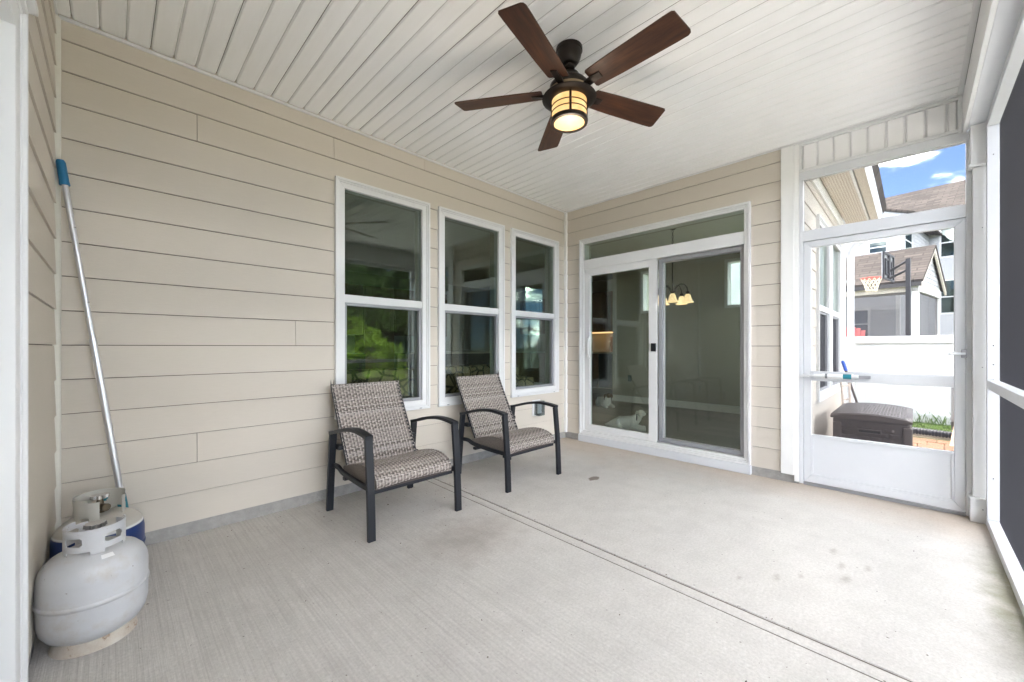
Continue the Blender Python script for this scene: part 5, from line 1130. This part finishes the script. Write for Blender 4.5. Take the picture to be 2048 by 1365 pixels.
for sg, a_ in ((1, A0), (-1, A1)):
    m = MB(TG); m.hexa([(a_ - sg * .25, 0.10, ez - .25 * sl2 - .10), (a_ - sg * .25, 0.10, ez - .25 * sl2 + .05), (AM, 0.10, RZ + .06), (AM, 0.10, RZ - .10)], [(a_ - sg * .25, 0.16, ez - .25 * sl2 - .10), (a_ - sg * .25, 0.16, ez - .25 * sl2 + .05), (AM, 0.16, RZ + .06), (AM, 0.16, RZ - .10)]); m.build('rake_board', 'cream_soffit', npz)
m = MB(TG); m.box(A0, A1, -0.15, 0.035, ez - .40, ez - .12); m.build('gable_beam', 'white_paint', npz)
TE = lambda s_, d_, z_: TN(A0 - d_, s_, z_)
MB(TE).box(B0, B0 + 6, -0.15, 0.0, ez - .40, ez - .05).build('front_beam', 'cream_soffit', npz)
m = MB(TE); m.box(B0 - .15, B0 + 6, 0.23, 0.36, ez - .24, ez - .10); m.build('gutter', 'gutter_dark', npz)
MB(TE).tube([(B0 + .18, 0.28, ez - .2), (B0 + .18, 0.26, ez - .32), (B0 + .22, 0.06, ez - .55), (B0 + .22, 0.06, PZ)], 0.06, 8).build('downspout', 'gutter_dark', npz)
for s_ in (B0 + .02, B0 + 2.55, B0 + 5.0): MB(TE).box(s_, s_ + (.14 if s_ < B0 + 1 else .07), -0.12, 0.012, PZ, ez - .401).build('post', 'white_paint', npz)
for a_ in (A0 + .02, A1 - .14): MB(TG).box(a_ + (0.13 if a_ < AM else 0), a_ + .12 + (0.13 if a_ < AM else 0), -0.12, 0.010, PZ, ez - .401).build('post', 'white_paint', npz)
MB(TE).box(B0 + .16, B0 + 6, -0.08, 0.008, PZ + .75, PZ + .81).build('screen_rail', 'white_paint', npz); MB(TG).box(A0 + .27, A1 - .14, -0.08, 0.008, PZ + .75, PZ + .81).build('screen_rail', 'white_paint', npz)
MB(TE).quad((B0 + .16, -0.05, PZ), (B0 + 6, -0.05, PZ), (B0 + 6, -0.05, ez - .4), (B0 + .16, -0.05, ez - .4)) ; m = MB(TE); m.quad((B0 + .16, -0.05, PZ), (B0 + 6, -0.05, PZ), (B0 + 6, -0.05, ez - .4), (B0 + .16, -0.05, ez - .4)); m.build('porch_screen', 'far_screen', npz)
m = MB(TG); m.quad((A0 + .27, -0.05, PZ), (A1 - .14, -0.05, PZ), (A1 - .14, -0.05, ez - .4), (A0 + .27, -0.05, ez - .4)); m.build('porch_screen', 'far_screen', npz)
MB(TN).box(A0, A1, B0, B0 + 6, PZ - .6, PZ - .001).build('porch_slab', 'patio_concrete', npz); MB(TN).box(A0 + .05, A1, B0 + .05, B0 + 6, ez - .10, ez - .06).build('porch_ceiling', 'cream_soffit', npz)
nh = thing('neighbour_house', TN(24, 2, 0.5), 'white two storey neighbouring house with brown shingle roof', 'house')
Q_ = at_depth(1857, 520, 22.0); QA, QB = Q_.dot(E1), Q_.dot(E2); FA = max(QA - 6.25, A1 + .12)
Tfl = lambda s_, d_, z_: TN(FA - d_, s_, z_); Tsd = lambda s_, d_, z_: TN(s_, QB - d_, z_); Trf = lambda s_, d_, z_: TN(QA - d_, s_, z_)
lapped(Tfl, QB, QB + 9, 0.4, 7.2, 'front_wall', nh); lapped(Tsd, FA, QA, 0.4, 7.2, 'side_wall', nh); lapped(Trf, QB - 14, QB, 0.4, 8.0, 'rear_wall', nh)
MB(TN).box(FA + .01, QA + 8, QB + .01, QB + 9, 0.3, 7.15).build('house_core', 'neighbour_siding', nh); MB(TN).box(QA + .01, QA + 8, QB - 14, QB, 0.3, 7.99).build('house_core', 'neighbour_siding', nh)
MB(Tfl).box(QB - .03, QB + .10, 0.0, 0.035, 0.4, 7.2).build('corner_board', 'white_paint', nh); MB(Tsd).box(FA - .035, FA + .10, 0.0, 0.035, 0.4, 7.2).build('corner_board', 'white_paint', nh)
lapped(Tfl, QB - .3, QB + 9.3, 7.2, 9.1, 'gable_siding', nh, clip=lambda z: (QB - .3 + max(0, (z - 7.2) / .40), QB + 9.3 - max(0, (z - 7.2) / .40)))
roof_plane(TN(FA - .12, QB - .5, 7.13), TN(QA + 8, QB - .5, 7.13), TN(QA + 8, QB + 4.5, 9.13), TN(FA - .12, QB + 4.5, 9.13), nh, 'roof'); roof_plane(TN(FA - .12, QB + 9.5, 7.13), TN(QA + 8, QB + 9.5, 7.13), TN(QA + 8, QB + 4.5, 9.13), TN(FA - .12, QB + 4.5, 9.13), nh, 'roof')
roof_plane(TN(QA - .45, QB - 14, 7.95), TN(QA - .45, QB + .2, 7.95), TN(QA + 4, QB + 4.2, 10.9), TN(QA + 4, QB - 14, 10.9), nh, 'roof'); roof_plane(TN(QA + 8.5, QB - 14, 7.95), TN(QA + 8.5, QB + .2, 7.95), TN(QA + 4, QB + 4.2, 10.9), TN(QA + 4, QB - 14, 10.9), nh, 'roof')
MB(Trf).box(QB - 14, QB + .2, 0.46, 0.60, 7.88, 8.02).build('gutter', 'gutter_dark', nh); MB(Trf).box(QB - 14, QB, 0.0, 0.455, 7.86, 7.90).build('soffit', 'cream_soffit', nh)
def wpx(T, axis_ab, u0, v0, u1, v1):
    # window corners from picture rays on the wall it sits in
    out = []
    for u, v in ((u0, v0), (u1, v1)):
        d = FW + RT * ((u - 1024) / FPX) + UP * ((V0 - v) / FPX); ax, val = axis_ab; t_ = (val - CAM.dot(ax)) / d.dot(ax); p = CAM + d * t_; other = E2 if ax is E1 else E1; out.append((p.dot(other), p.z))
    (s0, z0), (s1, z1) = out; far_window(T, min(s0, s1), max(s0, s1), min(z0, z1), max(z0, z1), nh)
wpx(Trf, (E1, QA), 1878, 518, 1925, 450); wpx(Trf, (E1, QA), 1878, 630, 1925, 556); wpx(Tfl, (E1, FA), 1735, 512, 1778, 478); wpx(Tsd, (E2, QB), 1807, 508, 1823, 460)
far_window(Tfl, QB + 1.0, QB + 1.9, 1.5, 3.0, nh)
m = MB(Tfl).ring(QB + 3.0, QB + 4.0, 0.55, 2.75, 0.12, 0.0, 0.05); m.build('door_frame', 'white_paint', nh)
far_window(Tsd, FA + 2.6, FA + 3.6, 1.4, 2.9, nh)

# ------------------------------------------------------------------ wood at the end of the yard (seen in the glass)
def pine(x, y, h, r, label, seed, mat='pine_needles', n=4200, low=0.08, leaf=0.42):
    rr = random.Random(seed); z0 = ground_z(x, y) - 0.05
    t_ = thing('pine_tree', (x, y, z0), label, 'tree', 'pines at the end of the yard', local=True)
    m = MB(); m.tube([(0, 0, 0), (0.04 * h / 8, 0, h * .5), (0, 0.03, h * .96)], [0.022 * h, 0.014 * h, 0.004 * h], 8)
    clumps = []
    for k in range(34):
        f = rr.uniform(low, 1.0); a = rr.uniform(0, 6.28); l = r * (1.05 - f) ** 0.75 * rr.uniform(0.55, 1.1) + 0.1
        p0 = Vector((0, 0, h * f * .97)); p1 = p0 + Vector((math.cos(a) * l, math.sin(a) * l, l * rr.uniform(0.0, 0.35)))
        m.tube([p0, p0.lerp(p1, .5) + UP * -0.03, p1], [0.006 * h, 0.004 * h, 0.0015 * h], 5, False); clumps += [(p1, 0.22), (p0.lerp(p1, .65), 0.22), (p0.lerp(p1, .35), .2)]
    m.build('trunk', 'bark', t_)
    m = MB(); sc = r / 2.2
    for k in range(n):
        c, s_ = rr.choice(clumps); p = c + Vector((rr.gauss(0, s_ * sc), rr.gauss(0, s_ * sc), rr.gauss(0, s_ * sc * .7))); d = Vector((rr.gauss(0, 1), rr.gauss(0, 1), rr.gauss(0.3, .7))).normalized(); q = d.cross(Vector((rr.gauss(0, 1), rr.gauss(0, 1), rr.gauss(0, 1)))).normalized(); L = leaf * rr.uniform(.6, 1.3); w = L * .16
        m.f.append((m.vert(p - q * w), m.vert(p + q * w), m.vert(p + d * L + q * w * .4), m.vert(p + d * L - q * w * .4)))
    me_ = bpy.data.meshes.new('crown'); me_.from_pydata(m.v, [], m.f); link('crown', me_, mat, t_); return t_
spots = [(3.6, -16.0, 6.6), (5.6, -17.5, 7.8), (7.6, -16.5, 6.8), (10.2, -18, 7.2), (13.4, -19.5, 6.4), (18.0, -21, 5.6), (4.9, -20.4, 9.2), (6.9, -21, 8.5), (8.9, -20.2, 8.8), (12.0, -22, 8.0)]
where = ['nearest the bright sapling at the yard edge', 'broad one mirrored in the left window', 'mirrored beside the right edge of the left window', 'mirrored in the left part of the middle window', 'slim one standing apart near the fence line', 'smallest and farthest right at the yard edge', 'tallest, at the left of the back row', 'second from the left in the back row', 'third from the left in the back row', 'at the right end of the back row']
for k, (x_, y_, h_) in enumerate(spots): pine(x_, y_, h_, 2.5 + 0.5 * ((k * 7) % 3) / 2, 'dark green pine tree ' + where[k], 20 + k)
pine(2.05, -10.4, 2.3, 1.0, 'bright green pine sapling mirrored in the lower left window', 55, 'sapling_needles', 2200, 0.05, 0.17)
pine(3.4, -10.9, 1.5, 0.8, 'small bright green pine seedling right of the taller sapling', 56, 'sapling_needles', 1300, 0.05, 0.15)
tag(MB().box(-7.0, 0.3, -7.4, -3.63, -0.30, -0.145).build('bounce_slab', 'patio_concrete'), 'added unseen pale concrete slab bouncing light into the porch', 'patio', kind='structure')  # out of view, added to bounce light up into the porch
